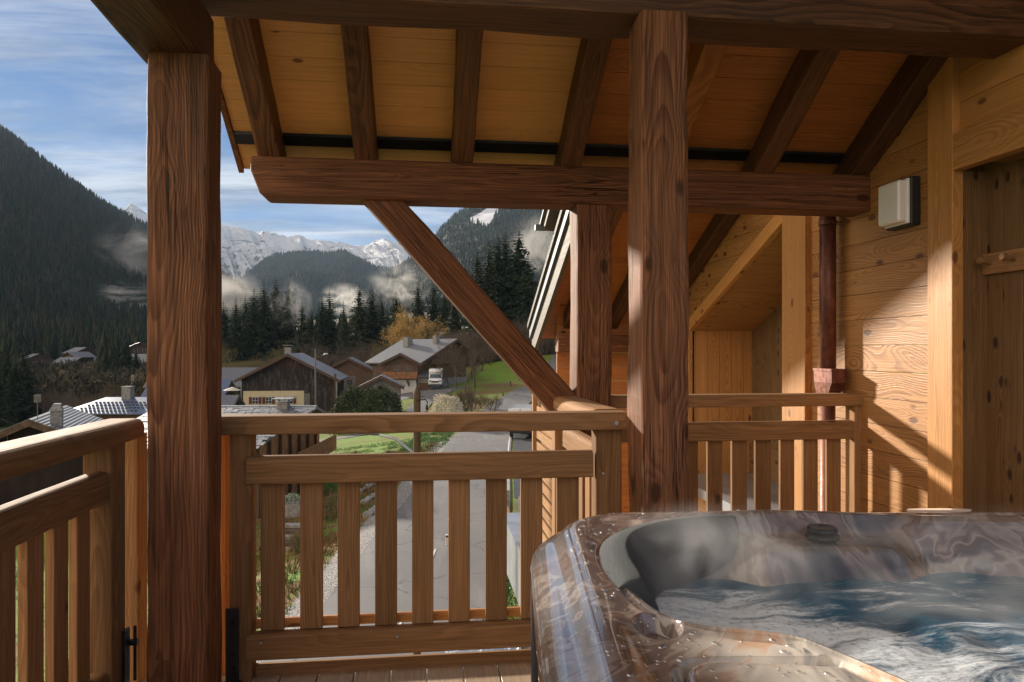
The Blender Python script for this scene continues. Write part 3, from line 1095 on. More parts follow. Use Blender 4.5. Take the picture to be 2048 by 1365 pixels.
def catmull(P, n=6):
    out = []
    m_ = len(P)
    for i in range(m_):
        p0, p1, p2, p3 = [np.array(P[(i + k) % m_]) for k in (-1, 0, 1, 2)]
        for j in range(n):
            s = j / n
            out.append(.5 * ((2 * p1) + (-p0 + p2) * s + (2 * p0 - 5 * p1 + 4 * p2 - p3) * s * s + (-p0 + 3 * p1 - 3 * p2 + p3) * s ** 3))
    return np.array(out)


BP = catmull(basin)


def sdpoly(x, y, P):
    """distance to closed polygon, positive inside"""
    d = np.full(x.shape, 1e9)
    ins = np.zeros(x.shape, bool)
    n = len(P)
    for i in range(n):
        ax, ay = P[i]
        bx, by = P[(i + 1) % n]
        ex, ey = bx - ax, by - ay
        L2 = ex * ex + ey * ey + 1e-12
        tt = np.clip(((x - ax) * ex + (y - ay) * ey) / L2, 0, 1)
        d = np.minimum(d, (x - ax - tt * ex) ** 2 + (y - ay - tt * ey) ** 2)
        cond = (ay > y) != (by > y)
        with np.errstate(divide='ignore', invalid='ignore'):
            xi = (bx - ax) * (y - ay) / (by - ay) + ax
        ins ^= cond & (x < xi)
    return np.where(ins, 1, -1) * np.sqrt(d)


def sdbox(x, y, x0, x1, y0, y1, r):
    cx_, cy_ = (x0 + x1) / 2, (y0 + y1) / 2
    qx = np.abs(x - cx_) - ((x1 - x0) / 2 - r)
    qy = np.abs(y - cy_) - ((y1 - y0) / 2 - r)
    return -(np.hypot(np.maximum(qx, 0), np.maximum(qy, 0)) + np.minimum(np.maximum(qx, qy), 0) - r)


def sstep(a, b, x):
    s = np.clip((x - a) / (b - a), 0, 1)
    return s * s * (3 - 2 * s)


PAN = (.232, .545, .55, 1.012)


LIPX = np.linspace(0, .16, 200)
LIPZ = np.interp(LIPX, [0, .004, .015, .040, .050, .058, .085, .10, .12, .15], [.80, .826, .842, .862, .864, .870, .895, .899, .898, .893])
for _ in range(3):
    LIPZ[8:] = np.array([LIPZ[max(0, i - 7):min(200, i + 8)].mean() for i in range(8, 200)])


def tub_z(x, y, do):
    # outer lip: steep facet, crease, rolled crest
    z = np.interp(do, LIPX, LIPZ)
    di = sdpoly(x, y, BP)
    rimz = .893 + .008 * np.exp(-((x - .70) / .20) ** 2) * sstep(1.6, 1.85, y) - .004 * sstep(.9, 1.1, x) * sstep(1.6, 1.85, y)
    z = np.where(do > .10, z + (rimz - .893) * 1.0, z)
    z = z + np.where(do > .06, .006 * sstep(.05, .0, np.abs(di)) * sstep(.06, .10, do) * 0, 0)
    # ledge slightly lower than the rim
    led = sstep(1.16, 1.08, y) * sstep(.14, .20, x)
    z = z - .010 * led * sstep(-.0, -.02, di) * sstep(.10, .14, do)
    # groove around the filter panel
    dp = sdbox(x, y, *PAN, .05)
    z = z - .028 * sstep(-.022, -.008, dp) * (1 - sstep(.0, .004, dp)) * sstep(-.004, -.02, di)
    z = z - .020 * sstep(-.004, .004, dp) * sstep(-.004, -.02, di)
    # moulded cup hollow
    ec = np.hypot((x - .228) / .034, (y - 1.135) / .040)
    z = z - .030 * sstep(1.15, .75, ec)
    # basin wall
    shelf = sstep(.50, .62, x) * sstep(1.05, .92, x) * sstep(1.5, 1.7, y)
    prof = np.interp(di, [0, .010, .022, .04, .10, .17, .40], [0, .003, .012, .040, .13, .26, .60])
    profs = np.interp(di, [0, .004, .022, .028, .105, .115, .15, .19, .40], [0, .006, .044, .050, .056, .066, .13, .26, .60])
    prof = prof * (1 - shelf) + profs * shelf
    # softly scooped pillow seat
    z = np.where(di > 0, z - prof, z - .004 * sstep(-.02, 0, di))
    return z


nx, ny = 330, 340
# finer spacing near the visible left and far edges
gx_ = np.concatenate([np.linspace(OX0, .68, 430), np.linspace(.68, OX1, 150)[1:]])
gy_ = np.concatenate([np.linspace(OY0, .85, 60), np.linspace(.85, 1.25, 280)[1:], np.linspace(1.25, OY1, 260)[1:]])
X, Yg = np.meshgrid(gx_, gy_)
# pull the corner vertices onto the rounded outline
cxm, cym = (OX0 + OX1) / 2, (OY0 + OY1) / 2
rr = .28
qx = np.abs(X - cxm) - ((OX1 - OX0) / 2 - rr)
qy = np.abs(Yg - cym) - ((OY1 - OY0) / 2 - rr)
L = np.hypot(np.maximum(qx, 0), np.maximum(qy, 0))
Linf = np.maximum(np.maximum(qx, qy), 1e-9)
both = (qx > 0) & (qy > 0)
sc_ = np.where(both, Linf / np.maximum(L, 1e-9), 1)
Xs = np.where(both, cxm + np.sign(X - cxm) * ((OX1 - OX0) / 2 - rr + qx * sc_), X)
Ys = np.where(both, cym + np.sign(Yg - cym) * ((OY1 - OY0) / 2 - rr + qy * sc_), Yg)
do = sdbox(Xs, Ys, OX0, OX1, OY0, OY1, rr)
Z = tub_z(Xs, Ys, np.maximum(do, 0))
ny_, nx_ = X.shape
V = np.stack([Xs - TC[0], Ys - TC[1], Z], -1).reshape(-1, 3)
idx = np.arange(ny_ * nx_).reshape(ny_, nx_)
Fq = np.stack([idx[:-1, :-1], idx[:-1, 1:], idx[1:, 1:], idx[1:, :-1]], -1).reshape(-1, 4)
loop = list(idx[0, :]) + list(idx[1:, -1]) + list(idx[-1, -2::-1]) + list(idx[-2:0:-1, 0])
loop = np.array(loop); b = len(V); n = len(loop)
low = V[loop] * [.995, .995, 0] + [0, 0, .775]
ki = np.arange(n); kj = (ki + 1) % n
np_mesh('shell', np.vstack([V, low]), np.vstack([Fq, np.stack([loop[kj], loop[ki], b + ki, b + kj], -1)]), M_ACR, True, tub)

# skirt below the lip
m = MB()
out = []
for k in range(4):
    cx_, cy_ = [(1, 1), (-1, 1), (-1, -1), (1, -1)][k]
    for i in range(7):
        a = R(k * 90 + 15 * i)
        out.append(((OX0 + OX1) / 2 - TC[0] + cx_ * ((OX1 - OX0) / 2 - .28 - .012) + .27 * math.cos(a) + 0,
                    (OY0 + OY1) / 2 - TC[1] + cy_ * ((OY1 - OY0) / 2 - .28 - .012) + .27 * math.sin(a)))
vs = [(x, y, .02) for x, y in out] + [(x, y, .79) for x, y in out]
n = len(out)
m.add(vs, [(i, (i + 1) % n, n + (i + 1) % n, n + i) for i in range(n)])
m.build('skirt', M_SKIRT, tub)
m = MB(); m.box((OX0 - TC[0] + .011, OY1 - TC[1] - .34, .40), (.012, .02, .76), ch=.003)
m.box((OX0 - TC[0] + .011, OY1 - TC[1] - .24, .40), (.014, .075, .76), ch=.003)
m.build('corner_trim', plain('dark trim', (.03, .035, .05), .4), tub)

# filter cover panel
m = MB()
x0, x1, y0, y1 = PAN
x1 = .60
pts = []
for k in range(4):
    cx_, cy_ = [(1, 1), (-1, 1), (-1, -1), (1, -1)][k]
    rr_ = .055 if k != 0 else .14
    for i in range(9):
        a = R(k * 90 + 90 * i / 8)
        ccx, ccy = (x0 + x1) / 2 + cx_ * ((x1 - x0) / 2 - rr_), (y0 + y1) / 2 + cy_ * ((y1 - y0) / 2 - rr_)
        pts.append((ccx + rr_ * math.cos(a), ccy + rr_ * math.sin(a)))
cxp, cyp = (x0 + x1) / 2 - .03, (y0 + y1) / 2
for i_, (x, y) in enumerate(pts):
    for _ in range(80):
        if sdpoly(np.array([x]), np.array([y]), BP)[0] < -.022:
            break
        x, y = x + (cxp - x) * .02, y + (cyp - y) * .02
    pts[i_] = (x, y)
rows = [(1.0, .850), (1.0, .878), (.985, .887), (.955, .890), (.90, .8905), (.5, .891), (.02, .892)]
vs, n = [], len(pts)
for s, zz in rows:
    d_ = (1 - s)
    for x, y in pts:
        vs.append((cxp + (x - cxp) * s - TC[0], cyp + (y - cyp) * s - TC[1], zz))
fs = [(k * n + i, k * n + (i + 1) % n, (k + 1) * n + (i + 1) % n, (k + 1) * n + i) for k in range(len(rows) - 1) for i in range(n)]
fs.append(tuple((len(rows) - 1) * n + i for i in range(n)))
m.add(vs, fs)
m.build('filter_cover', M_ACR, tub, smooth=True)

# headrest pillow wrapped round the inner corner
t = NT('grey pillow foam')
dots = t.node('ShaderNodeTexVoronoi'); t.put(t.coord(), dots.inputs['Vector']); dots.inputs['Scale'].default_value = 160
t.bsdf((.060, .066, .072), .8, t.bump(dots.outputs['Distance'], .25, .002), spec=.2)
M_PIL = t.m
arc = [(.202, 1.30), (.190, 1.43), (.202, 1.56), (.242, 1.665), (.322, 1.755), (.45, 1.822), (.56, 1.848)]
arc = [np.array(a) for a in arc]
def arcp(s):
    s = s * (len(arc) - 1)
    i = min(int(s), len(arc) - 2)
    f_ = s - i
    p0, p1, p2, p3 = arc[max(i - 1, 0)], arc[i], arc[i + 1], arc[min(i + 2, len(arc) - 1)]
    return .5 * ((2 * p1) + (-p0 + p2) * f_ + (2 * p0 - 5 * p1 + 4 * p2 - p3) * f_ ** 2 + (-p0 + 3 * p1 - 3 * p2 + p3) * f_ ** 3)
ns, nt = 60, 30
vs, fs = [], []
for i in range(ns + 1):
    s = i / ns
    p = arcp(s); q = arcp(min(s + .01, 1)) - arcp(max(s - .01, 0))
    q = q / np.linalg.norm(q)
    nin = np.array([q[1], -q[0]])                  # into the basin
    es = 1 - abs(2 * s - 1) ** 4
    hgt = .175 * (es ** .35) if es > 0 else 0
    for j in range(nt + 1):
        tt = j / nt
        et = 1 - abs(2 * tt - 1) ** 5
        th = .034 * (max(es, 0) ** .3) * (max(et, 0) ** .4)
        # path over the crest of the rim and down the basin wall
        uu = tt * hgt
        if uu < .035:
            dd, zz = -.012 + uu * .9, .897
        else:
            dd, zz = .0195 + (uu - .035) * .50, .897 - (uu - .035) * .92
        dd2 = dd + th * .80
        zz2 = zz + th * .55
        w_ = p + nin * dd2
        vs.append((w_[0] - TC[0], w_[1] - TC[1], zz2 - .004))
for i in range(ns):
    for j in range(nt):
        a_ = i * (nt + 1) + j
        fs.append((a_, a_ + 1, a_ + nt + 2, a_ + nt + 1))
link_mesh('headrest', vs, fs, M_PIL, tub, smooth=True)

# diverter knob on its shelf
kx, ky = .770, 1.800
m = MB()
for zz, r0 in ((.852, .040), (.868, .036)):
    m.tube([(kx - TC[0], ky - TC[1], zz), (kx - TC[0], ky - TC[1], zz + .003), (kx - TC[0], ky - TC[1], zz + .010), (kx - TC[0], ky - TC[1], zz + .013)], [r0 * .93, r0, r0, r0 * .9], 28)
m.build('diverter_knob', M_KNOB, tub, smooth=False)
# pale lip of the lifter behind the far rim
m = MB()
pts = []
for i in range(24):
    a = 2 * math.pi * i / 24
    pts.append((1.128 - TC[0] + .085 * math.cos(a), 1.915 - TC[1] + .010 * math.sin(a), .893))
m.prism(pts, (0, 0, .006))
m.build('speaker_cap', plain('pale glossy cap', (.55, .45, .40), .2, coat=1), tub)

# water
t = NT('churning water')
co = t.coord()
w1 = t.noise(co, 1.5, 3, .5, .5, out=1)
vv = t.vmath('ADD', co, t.vmath('MULTIPLY', t.vmath('SUBTRACT', w1, (.5, .5, .5)), (.5, .5, 0)))
rotn = t.node('ShaderNodeMapping'); rotn.inputs['Rotation'].default_value = (0, 0, R(38)); rotn.inputs['Scale'].default_value = (1.3, 5.2, 1)
t.put(vv, rotn.inputs[0])
st = t.noise(rotn.outputs[0], 1.9, 8, .70, .25)
big = t.noise(co, 1.7, 2, .5)
sx, sy, sz = t.sep(co)
# jets push the foam along a band from near the ledge toward the right
band = t.math('ABSOLUTE', t.math('ADD', t.math('ADD', t.math('MULTIPLY', sx, .62), sy), .02))
bandm = t.rng(band, .05, .55, .17, -.05)
fo = t.math('ADD', st, bandm)
foam = t.math('MULTIPLY', t.rng(fo, .46, .62), t.rng(t.noise(co, 70, 3, .7), .3, .55, .55, 1))
wc = t.mix(t.rng(big, .35, .65), (.008, .065, .13), (.02, .14, .25))
wc = t.mix(foam, wc, (.82, .90, .98))
t.bsdf(wc, t.math('MULTIPLY_ADD', foam, .35, .07), t.bump(t.math('ADD', st, t.noise(rotn.outputs[0], 9, 4, .6)), .35, .02), spec=.6)
M_WAT = t.m
nxw, nyw = 150, 150
wx = np.linspace(.10, 2.06, nxw); wy = np.linspace(-.15, 1.86, nyw)
WXm, WYm = np.meshgrid(wx, wy)
zz = np.zeros_like(WXm)
for k in range(26):
    a_ = rng.uniform(-.2, 1.6); f_ = rng.uniform(14, 60)
    zz += np.sin((WXm * np.cos(a_) - WYm * np.sin(a_)) * f_ + rng.uniform(0, 6.3)) * .028 / f_ * 1.0
di = sdpoly(WXm, WYm, BP)
keepv = di > .02
V = np.stack([WXm - TC[0], WYm - TC[1], .770 + zz], -1).reshape(-1, 3)
idx = np.arange(nxw * nyw).reshape(nyw, nxw)
k4 = keepv[:-1, :-1] & keepv[1:, 1:] & keepv[:-1, 1:] & keepv[1:, :-1]
Fq = np.stack([idx[:-1, :-1], idx[:-1, 1:], idx[1:, 1:], idx[1:, :-1]], -1)[k4]
link_mesh('water', V.tolist(), [tuple(f) for f in Fq.tolist()], M_WAT, tub, smooth=True)

# beads of water on rim, ledge, pillow and inner wall
m = MB()
t = NT('water bead')
tr_ = t.node('ShaderNodeBsdfTransparent'); gl_ = t.node('ShaderNodeBsdfGlossy'); gl_.inputs['Roughness'].default_value = .08
mx_ = t.node('ShaderNodeMixShader'); mx_.inputs[0].default_value = .32
t.l.new(tr_.outputs[0], mx_.inputs[1]); t.l.new(gl_.outputs[0], mx_.inputs[2]); t.l.new(mx_.outputs[0], t.out.inputs[0])
M_BEAD = t.m
cand = 0
pos_ = []
while len(pos_) < 900 and cand < 60000:
    cand += 1
    x, y = random.uniform(.10, .62), random.uniform(.62, 1.9)
    pos_.append((x, y))
P = np.array(pos_)
dO = sdbox(P[:, 0], P[:, 1], OX0, OX1, OY0, OY1, .28); dI = sdpoly(P[:, 0], P[:, 1], BP)
zt = tub_z(P[:, 0], P[:, 1], np.maximum(dO, 0)); dP = sdbox(P[:, 0], P[:, 1], PAN[0], .60, PAN[2], PAN[3], .05)
for (x, y), a_, b_, zv, dp_ in zip(pos_, dO, dI, zt, dP):
    if a_ < .085 or b_ > -.004 or abs(dp_) < .02:
        continue
    if dp_ > 0:
        zv = .8905
    r_ = random.choice((.002, .0026, .0034, .0045)) * random.uniform(.8, 1.2)
    el = random.uniform(1, 1.9)
    an = random.uniform(0, 3.1)
    vs = []
    for j in range(3):
        ph = j * math.pi / 6
        for i in range(8):
            q = 2 * math.pi * i / 8
            lx_, ly_ = r_ * el * math.cos(ph) * math.cos(q), r_ * math.cos(ph) * math.sin(q)
            vs.append((x - TC[0] + lx_ * math.cos(an) - ly_ * math.sin(an), y - TC[1] + lx_ * math.sin(an) + ly_ * math.cos(an), zv - .0003 + r_ * .75 * math.sin(ph)))
    vs.append((x - TC[0], y - TC[1], zv + r_ * .75))
    fs = [(j * 8 + i, j * 8 + (i + 1) % 8, (j + 1) * 8 + (i + 1) % 8, (j + 1) * 8 + i) for j in range(2) for i in range(8)]
    fs += [(16 + i, 16 + (i + 1) % 8, 24) for i in range(8)]
    m.add(vs, fs)
o = m.build('water_beads', M_BEAD, tub, smooth=True)
o['kind'] = 'stuff'
# ================================================================== the valley
def W2(xc, yc):
    """lens-aligned ground coordinates -> world x, y"""
    return xc * CR.x + yc * CF.x, xc * CR.y + yc * CF.y


CTRL = []                                   # (xc, yc, z)
for yc_, z_ in ((8, -6.0), (15, -6.05), (24, -6.2), (35, -6.45), (50, -6.7), (69, -6.8), (95, -6.72)):
    for xc_ in (-5.6, -2.8, 0.2):
        CTRL.append((xc_, yc_, z_))
CTRL += [(1.3, 115, -4.9), (6, 115, -4.8), (4.2, 135, -4.1), (10, 136, -4.0), (12, 165, -2.5), (-2, 115, -5.2),
         (4, 20, -6.0), (4, 50, -6.5), (10, 30, -6), (10, 60, -6), (16, 95, -5), (22, 130, -2.5), (30, 170, 2),
         # bank and garden left of the road
         (-7.2, 16, -6.1), (-7.2, 30, -6.4), (-7.4, 45, -6.7), (-7.4, 60, -6.9), (-9.5, 18, -7.0), (-9.5, 30, -7.4), (-9.5, 45, -7.4), (-9.0, 62, -7.2),
         (-14, 20, -7.9), (-14, 35, -7.8), (-16, 50, -7.8), (-16, 65, -8.2), (-25, 30, -8.4), (-25, 60, -8.9), (-40, 50, -9.2), (-45, 90, -10),
         (-14, 90, -8.6), (-24, 90, -9.3), (-36, 116, -9.2), (-28, 116, -8.7), (-10, 80, -7.5), (-8, 96, -7.3), (-22, 130, -6.6), (-14, 130, -5.6), (-18, 145, -5.3),
         # meadow rising to the right of the chalet
         (-12, 120, -5.3), (-6, 118, -5.6), (-13.5, 148, -3.4), (-6, 150, -2.2), (1, 150, -1.0), (10, 160, .2), (-40, 150, -7.5), (-70, 150, -10),
         (-15, 185, -2.5), (0, 190, 1.5), (-50, 200, -6), (-100, 200, -10), (20, 220, 8), (-30, 240, -2), (-70, 260, -7), (60, 200, 16),
         (0, 300, 6), (-150, 300, -9), (-60, 350, -4), (80, 320, 30), (-90, 450, -4), (-250, 350, -8), (-200, 450, 0), (-350, 500, 8), (100, 500, 45), (-20, 500, 5),
         (-30, 5, -8), (-60, 10, -9), (-120, 100, -10), (-80, 60, -9.6), (-250, 150, -10), (0, -20, -6), (40, 0, -5), (60, 60, 2), (100, 100, 12), (-50, -30, -8), (60, -40, 0), (-400, 100, -8), (200, 200, 45)]
CP = np.array(CTRL)
_gx, _gy = W2(CP[:, 0], CP[:, 1])
GP = np.stack([_gx, _gy], -1)


def _tps(d2):
    return np.where(d2 > 1e-9, .5 * d2 * np.log(np.maximum(d2, 1e-9)), 0)


_n = len(GP)
_D = ((GP[:, None] - GP[None]) ** 2).sum(-1)
_A = np.zeros((_n + 3, _n + 3))
_A[:_n, :_n] = _tps(_D) + np.eye(_n) * 6.0
_A[:_n, _n] = 1
_A[:_n, _n + 1:] = GP
_A[_n, :_n] = 1
_A[_n + 1:, :_n] = GP.T
_W = np.linalg.solve(_A, np.concatenate([CP[:, 2], [0, 0, 0]]))


def ground_z(x, y):
    x = np.atleast_1d(np.asarray(x, float)); y = np.atleast_1d(np.asarray(y, float))
    sh = x.shape
    q = np.stack([x.ravel(), y.ravel()], -1)
    out = np.zeros(len(q))
    for s in range(0, len(q), 20000):
        d2 = ((q[s:s + 20000, None] - GP[None]) ** 2).sum(-1)
        out[s:s + 20000] = _tps(d2) @ _W[:_n] + _W[_n] + q[s:s + 20000] @ _W[_n + 1:]
    return np.clip(out, -11.5, 70).reshape(sh)


def gz(x, y):
    return float(ground_z(x, y)[0])


def fbm(x, y, sc, oct=4, seed=0):
    out = np.zeros(np.shape(x)); a = 1.0
    r_ = np.random.default_rng(seed)
    for o_ in range(oct):
        for k in range(5):
            th = r_.uniform(0, math.pi * 2); ph = r_.uniform(0, 6.28)
            w = r_.uniform(.7, 1.4)
            out += a / 5 * np.sin((x * math.cos(th) + y * math.sin(th)) * sc * w + ph + 1.3 * np.sin((x * math.sin(th) - y * math.cos(th)) * sc * w * .7 + ph))
        a *= .5; sc *= 2.1
    return out


# ---- ground material: grass, dry patches, bare earth by slopes and noise
t = NT('meadow and dry grass')
p_ = t.pos()
px_, py_, pz_ = t.sep(p_)
n1 = t.noise(p_, .09, 5, .6); n2 = t.noise(p_, .8, 5, .65); n3 = t.noise(p_, 9, 4, .7)
# position along the lens axis frame, to know road bank from lawn
xcN = t.math('ADD', t.math('MULTIPLY', px_, float(CR.x)), t.math('MULTIPLY', py_, float(CR.y)))
ycN = t.math('ADD', t.math('MULTIPLY', px_, float(CF.x)), t.math('MULTIPLY', py_, float(CF.y)))
green = t.mix(t.rng(n2, .3, .7), (.13, .25, .032), (.23, .31, .05))
green = t.mix(t.rng(n3, .35, .7, 0, .5), green, (.045, .085, .015))
dry = t.mix(t.rng(n3, .3, .7), (.22, .155, .060), (.12, .075, .035))
rust = t.mix(t.rng(n3, .3, .7), (.13, .065, .030), (.20, .13, .05))
bank = t.math('MULTIPLY', t.rng(xcN, -11.5, -8.8), t.rng(xcN, -6.7, -6.2, 1, 0))
bank = t.math('MULTIPLY', bank, t.rng(ycN, 55, 80, 1, 0))
col = t.mix(t.rng(t.math('ADD', n1, t.math('MULTIPLY', n2, .35)), .60, .80), green, dry)
col = t.mix(t.math('MULTIPLY', bank, t.rng(n2, .38, .55)), col, rust)
gravel = t.mix(t.rng(t.noise(p_, 22, 2, .6), .4, .6), (.10, .10, .10), (.42, .40, .38))
gm = t.math('MULTIPLY', t.math('MULTIPLY', t.rng(t.math('ADD', xcN, t.math('MULTIPLY', n2, .6)), -6.5, -6.35), t.rng(xcN, -5.0, -4.8, 1, 0)), t.rng(ycN, 60, 75, 1, 0))
col = t.mix(gm, col, gravel)
far = t.math('MAXIMUM', t.rng(ycN, 170, 260), t.math('MULTIPLY', t.rng(ycN, 85, 120), t.rng(xcN, -45, -62)))
col = t.mix(far, col, (.045, .042, .022))
t.bsdf(col, .9, t.bump(t.math('ADD', n3, n2), .6, .08), spec=.15)
M_GROUND = t.m


def graded(a, b, lo, hi, n0, n1, n2):
    return np.unique(np.concatenate([np.linspace(a, lo, n0), np.linspace(lo, hi, n1), np.linspace(hi, b, n2)]))


gxv = graded(-700, 500, -70, 50, 60, 200, 50)
gyv = graded(-80, 900, 5, 160, 15, 220, 90)
GXm, GYm = np.meshgrid(gxv, gyv)
GZ = ground_z(GXm, GYm)
XCm = GXm * CR.x + GYm * CR.y
YCm = GXm * CF.x + GYm * CF.y
rough = fbm(GXm, GYm, .35, 3, 3) * .10
road_flat = sstep(0, 2.5, np.abs(XCm + 2.8) - 3.1)
GZm = GZ + rough * np.where(YCm < 120, road_flat, 1)
ground = np_mesh('ground', np.stack([GXm, GYm, GZm], -1).reshape(-1, 3), grid_faces(*GXm.shape), M_GROUND, kind='structure')
fl = np_mesh('valley_floor', [(-9000, -9000, -16), (9000, -9000, -16), (9000, 12000, -16), (-9000, 12000, -16)], [(0, 1, 2, 3)],
             plain('far valley floor', (.10, .11, .06), .9), kind='structure')

# ---- road
t = NT('asphalt')
p_ = t.pos()
a1 = t.noise(p_, 60, 3, .7); a2 = t.noise(p_, .5, 4, .6); a3 = t.noise(t.vmath('MULTIPLY', p_, (1.0, .12, 1)), 1.2, 3, .6)
c = t.mix(t.rng(a1, .35, .65), (.125, .122, .125), (.20, .195, .195))
c = t.mix(t.rng(a2, .35, .7, 0, .45), c, (.13, .128, .132))
c = t.mix(t.rng(a3, .5, .75, 0, .4), c, (.29, .28, .28))
vor = t.node('ShaderNodeTexVoronoi', feature='DISTANCE_TO_EDGE'); t.put(t.vmath('ADD', p_, t.noise(p_, 1.2, 3, .6, out=1)), vor.inputs['Vector']); vor.inputs['Scale'].default_value = .22
crk = t.rng(vor.outputs['Distance'], .0, .012, 1, 0)
c = t.mix(t.math('MULTIPLY', crk, .6), c, (.04, .04, .042))
t.bsdf(c, .8, t.bump(a1, .3, .01), spec=.2)
M_ASPH = t.m
M_ASPH2 = plain('dark asphalt', (.045, .047, .052), .5, nscale=3, vary=.3)
M_LINE = plain('white road paint', (.62, .62, .60), .6, vary=.1)

road_c = [(-2.8, 12), (-2.85, 22), (-2.8, 35), (-2.8, 50), (-2.75, 62), (-2.5, 75), (-1.9, 88), (-.8, 98), (1.5, 108), (4.2, 118), (7.0, 130), (10, 145), (14, 165), (19, 185)]
road_c = catmull(road_c, 8)[:-16]
rp_ = np.array(road_c)


def strip(name, pts, offs, mat, dz, kind='structure', thick=False):
    tang = np.gradient(pts, axis=0)
    tang /= np.linalg.norm(tang, axis=1)[:, None]
    nrm = np.stack([tang[:, 1], -tang[:, 0]], -1)
    P_ = pts[:, None, :] + nrm[:, None, :] * np.array(offs)[None, :, None]
    x, y = W2(P_[..., 0], P_[..., 1])
    z = ground_z(x, y) + dz
    return np_mesh(name, np.stack([x, y, z], -1).reshape(-1, 3), grid_faces(*x.shape), mat, kind=kind)


strip('road', rp_, np.linspace(-2.75, 2.7, 14), M_ASPH, .07)
dense = np.stack([np.interp(np.linspace(0, 1, 400), np.linspace(0, 1, len(rp_)), rp_[:, 0]), np.interp(np.linspace(0, 1, 400), np.linspace(0, 1, len(rp_)), rp_[:, 1])], -1)
strip('road_line', dense[80:200], [2.45, 2.57], M_LINE, .085)
m = MB()
for k in range(5):
    s = dense[12 + k * 16:12 + k * 16 + 4]
    for a_, b_ in zip(s[:-1], s[1:]):
        q = []
        for (xx, yy_), o_ in ((a_, -.035), (a_, .035), (b_, .035), (b_, -.035)):
            X_, Y_ = W2(xx + o_, yy_)
            q.append((X_, Y_, gz(X_, Y_) + .085))
        m.add(q, [(0, 1, 2, 3)])
o = m.build('road_line', M_LINE); o['kind'] = 'structure'
strip('parking', np.array([(1.3, y) for y in np.linspace(38, 96, 30)]), np.linspace(-1.2, 3.0, 8), M_ASPH2, .05)
strip('driveway', catmull([(1.4, y) for y in (13, 18, 24, 30, 38)], 4)[:-4], np.linspace(-1.1, 2.6, 8), M_ASPH, .05)
strip('driveway', catmull([(-9.4, 124), (-11.5, 118), (-13.5, 110), (-14, 100), (-16, 92), (-20, 84), (-26, 78), (-33, 74)], 6)[:-6], np.linspace(-1.6, 1.6, 8), M_ASPH, .06)
strip('driveway', catmull([(-14.5, 130), (-15.5, 126), (-16.5, 121), (-17.0, 116)], 6)[:-6], np.linspace(-5.0, 3.8, 12), M_ASPH, .05)


# ================================================================== mountains
def sheet(u_knots, v_knots, d_ridge, d_foot, z_foot, nr, nc, amp, nscale, seed, power=1.0, ucurve=None):
    """real hillside between a crest line and its foot; returns world grid rows (0 = foot)"""
    u = np.linspace(u_knots[0], u_knots[-1], nc)
    v = np.interp(u, u_knots, v_knots)
    dr = np.interp(u, u_knots, d_ridge) if np.ndim(d_ridge) else np.full(nc, float(d_ridge))
    df = np.interp(u, [u[0], u[-1]], d_foot) if np.ndim(d_foot) else np.full(nc, float(d_foot))
    zr = EYE + (700 - v) / F * dr
    tt = np.linspace(0, 1, nr)[:, None]
    dist = df[None] + (dr - df)[None] * tt
    xc_ = (u[None] - 1024) / F * dist
    x, y = W2(xc_, dist)
    z = z_foot + (zr[None] - z_foot) * tt ** power
    fade = np.sin(np.pi * np.clip(tt, 0, 1)) ** .7
    z = z + fbm(x, y, nscale, 5, seed) * amp * fade
    # back slope
    back = []
    for k, (dd, dzz) in enumerate(((1.03, .10), (1.10, .35))):
        xb, yb = W2((u - 1024) / F * dr * dd, dr * dd)
        back.append((xb, yb, zr - (zr - z_foot) * dzz))
    X_ = np.vstack([x] + [b[0][None] for b in back]); Y_ = np.vstack([y] + [b[1][None] for b in back]); Z_ = np.vstack([z] + [b[2][None] for b in back])
    return X_, Y_, Z_, nr


def sheet_mesh(name, S, mat):
    return np_mesh(name, np.stack([S[0], S[1], S[2]], -1).reshape(-1, 3), grid_faces(*S[0].shape), mat, kind='structure')


def sample(S, n, tmin=0, tmax=1, seed=0, wpow=1.0):
    r_ = np.random.default_rng(seed)
    X_, Y_, Z_, nr = S
    nc = X_.shape[1]
    a = r_.uniform(0, nc - 1.001, n); b = (tmin + (tmax - tmin) * r_.uniform(0, 1, n) ** wpow) * (nr - 1.001)
    i, j = b.astype(int), a.astype(int)
    fi, fj = b - i, a - j
    def g(M):
        return (M[i, j] * (1 - fi) * (1 - fj) + M[i + 1, j] * fi * (1 - fj) + M[i, j + 1] * (1 - fi) * fj + M[i + 1, j + 1] * fi * fj)
    return np.stack([g(X_), g(Y_), g(Z_)], -1), a / (nc - 1), b / (nr - 1)


def conifer_template(tiers, sides, seed):
    r_ = np.random.default_rng(seed)
    vs, fs = [], []
    for k in range(tiers):
        z0 = .06 + .80 * k / tiers
        rad = .17 * (1 - k / tiers) ** .85 + .02
        top = min(1.0, z0 + 1.6 / tiers * .9)
        b0 = len(vs)
        for i in range(sides):
            a = 2 * math.pi * i / sides + k * .7
            rr_ = rad * (1.0 if i % 2 == 0 else .55) * r_.uniform(.75, 1.2)
            vs.append((rr_ * math.cos(a), rr_ * math.sin(a), z0 - (.03 if i % 2 == 0 else -.03) + r_.uniform(-.01, .01)))
        vs.append((0, 0, top))
        for i in range(sides):
            fs.append((b0 + i, b0 + (i + 1) % sides, b0 + sides))
    return np.array(vs), np.array(fs)


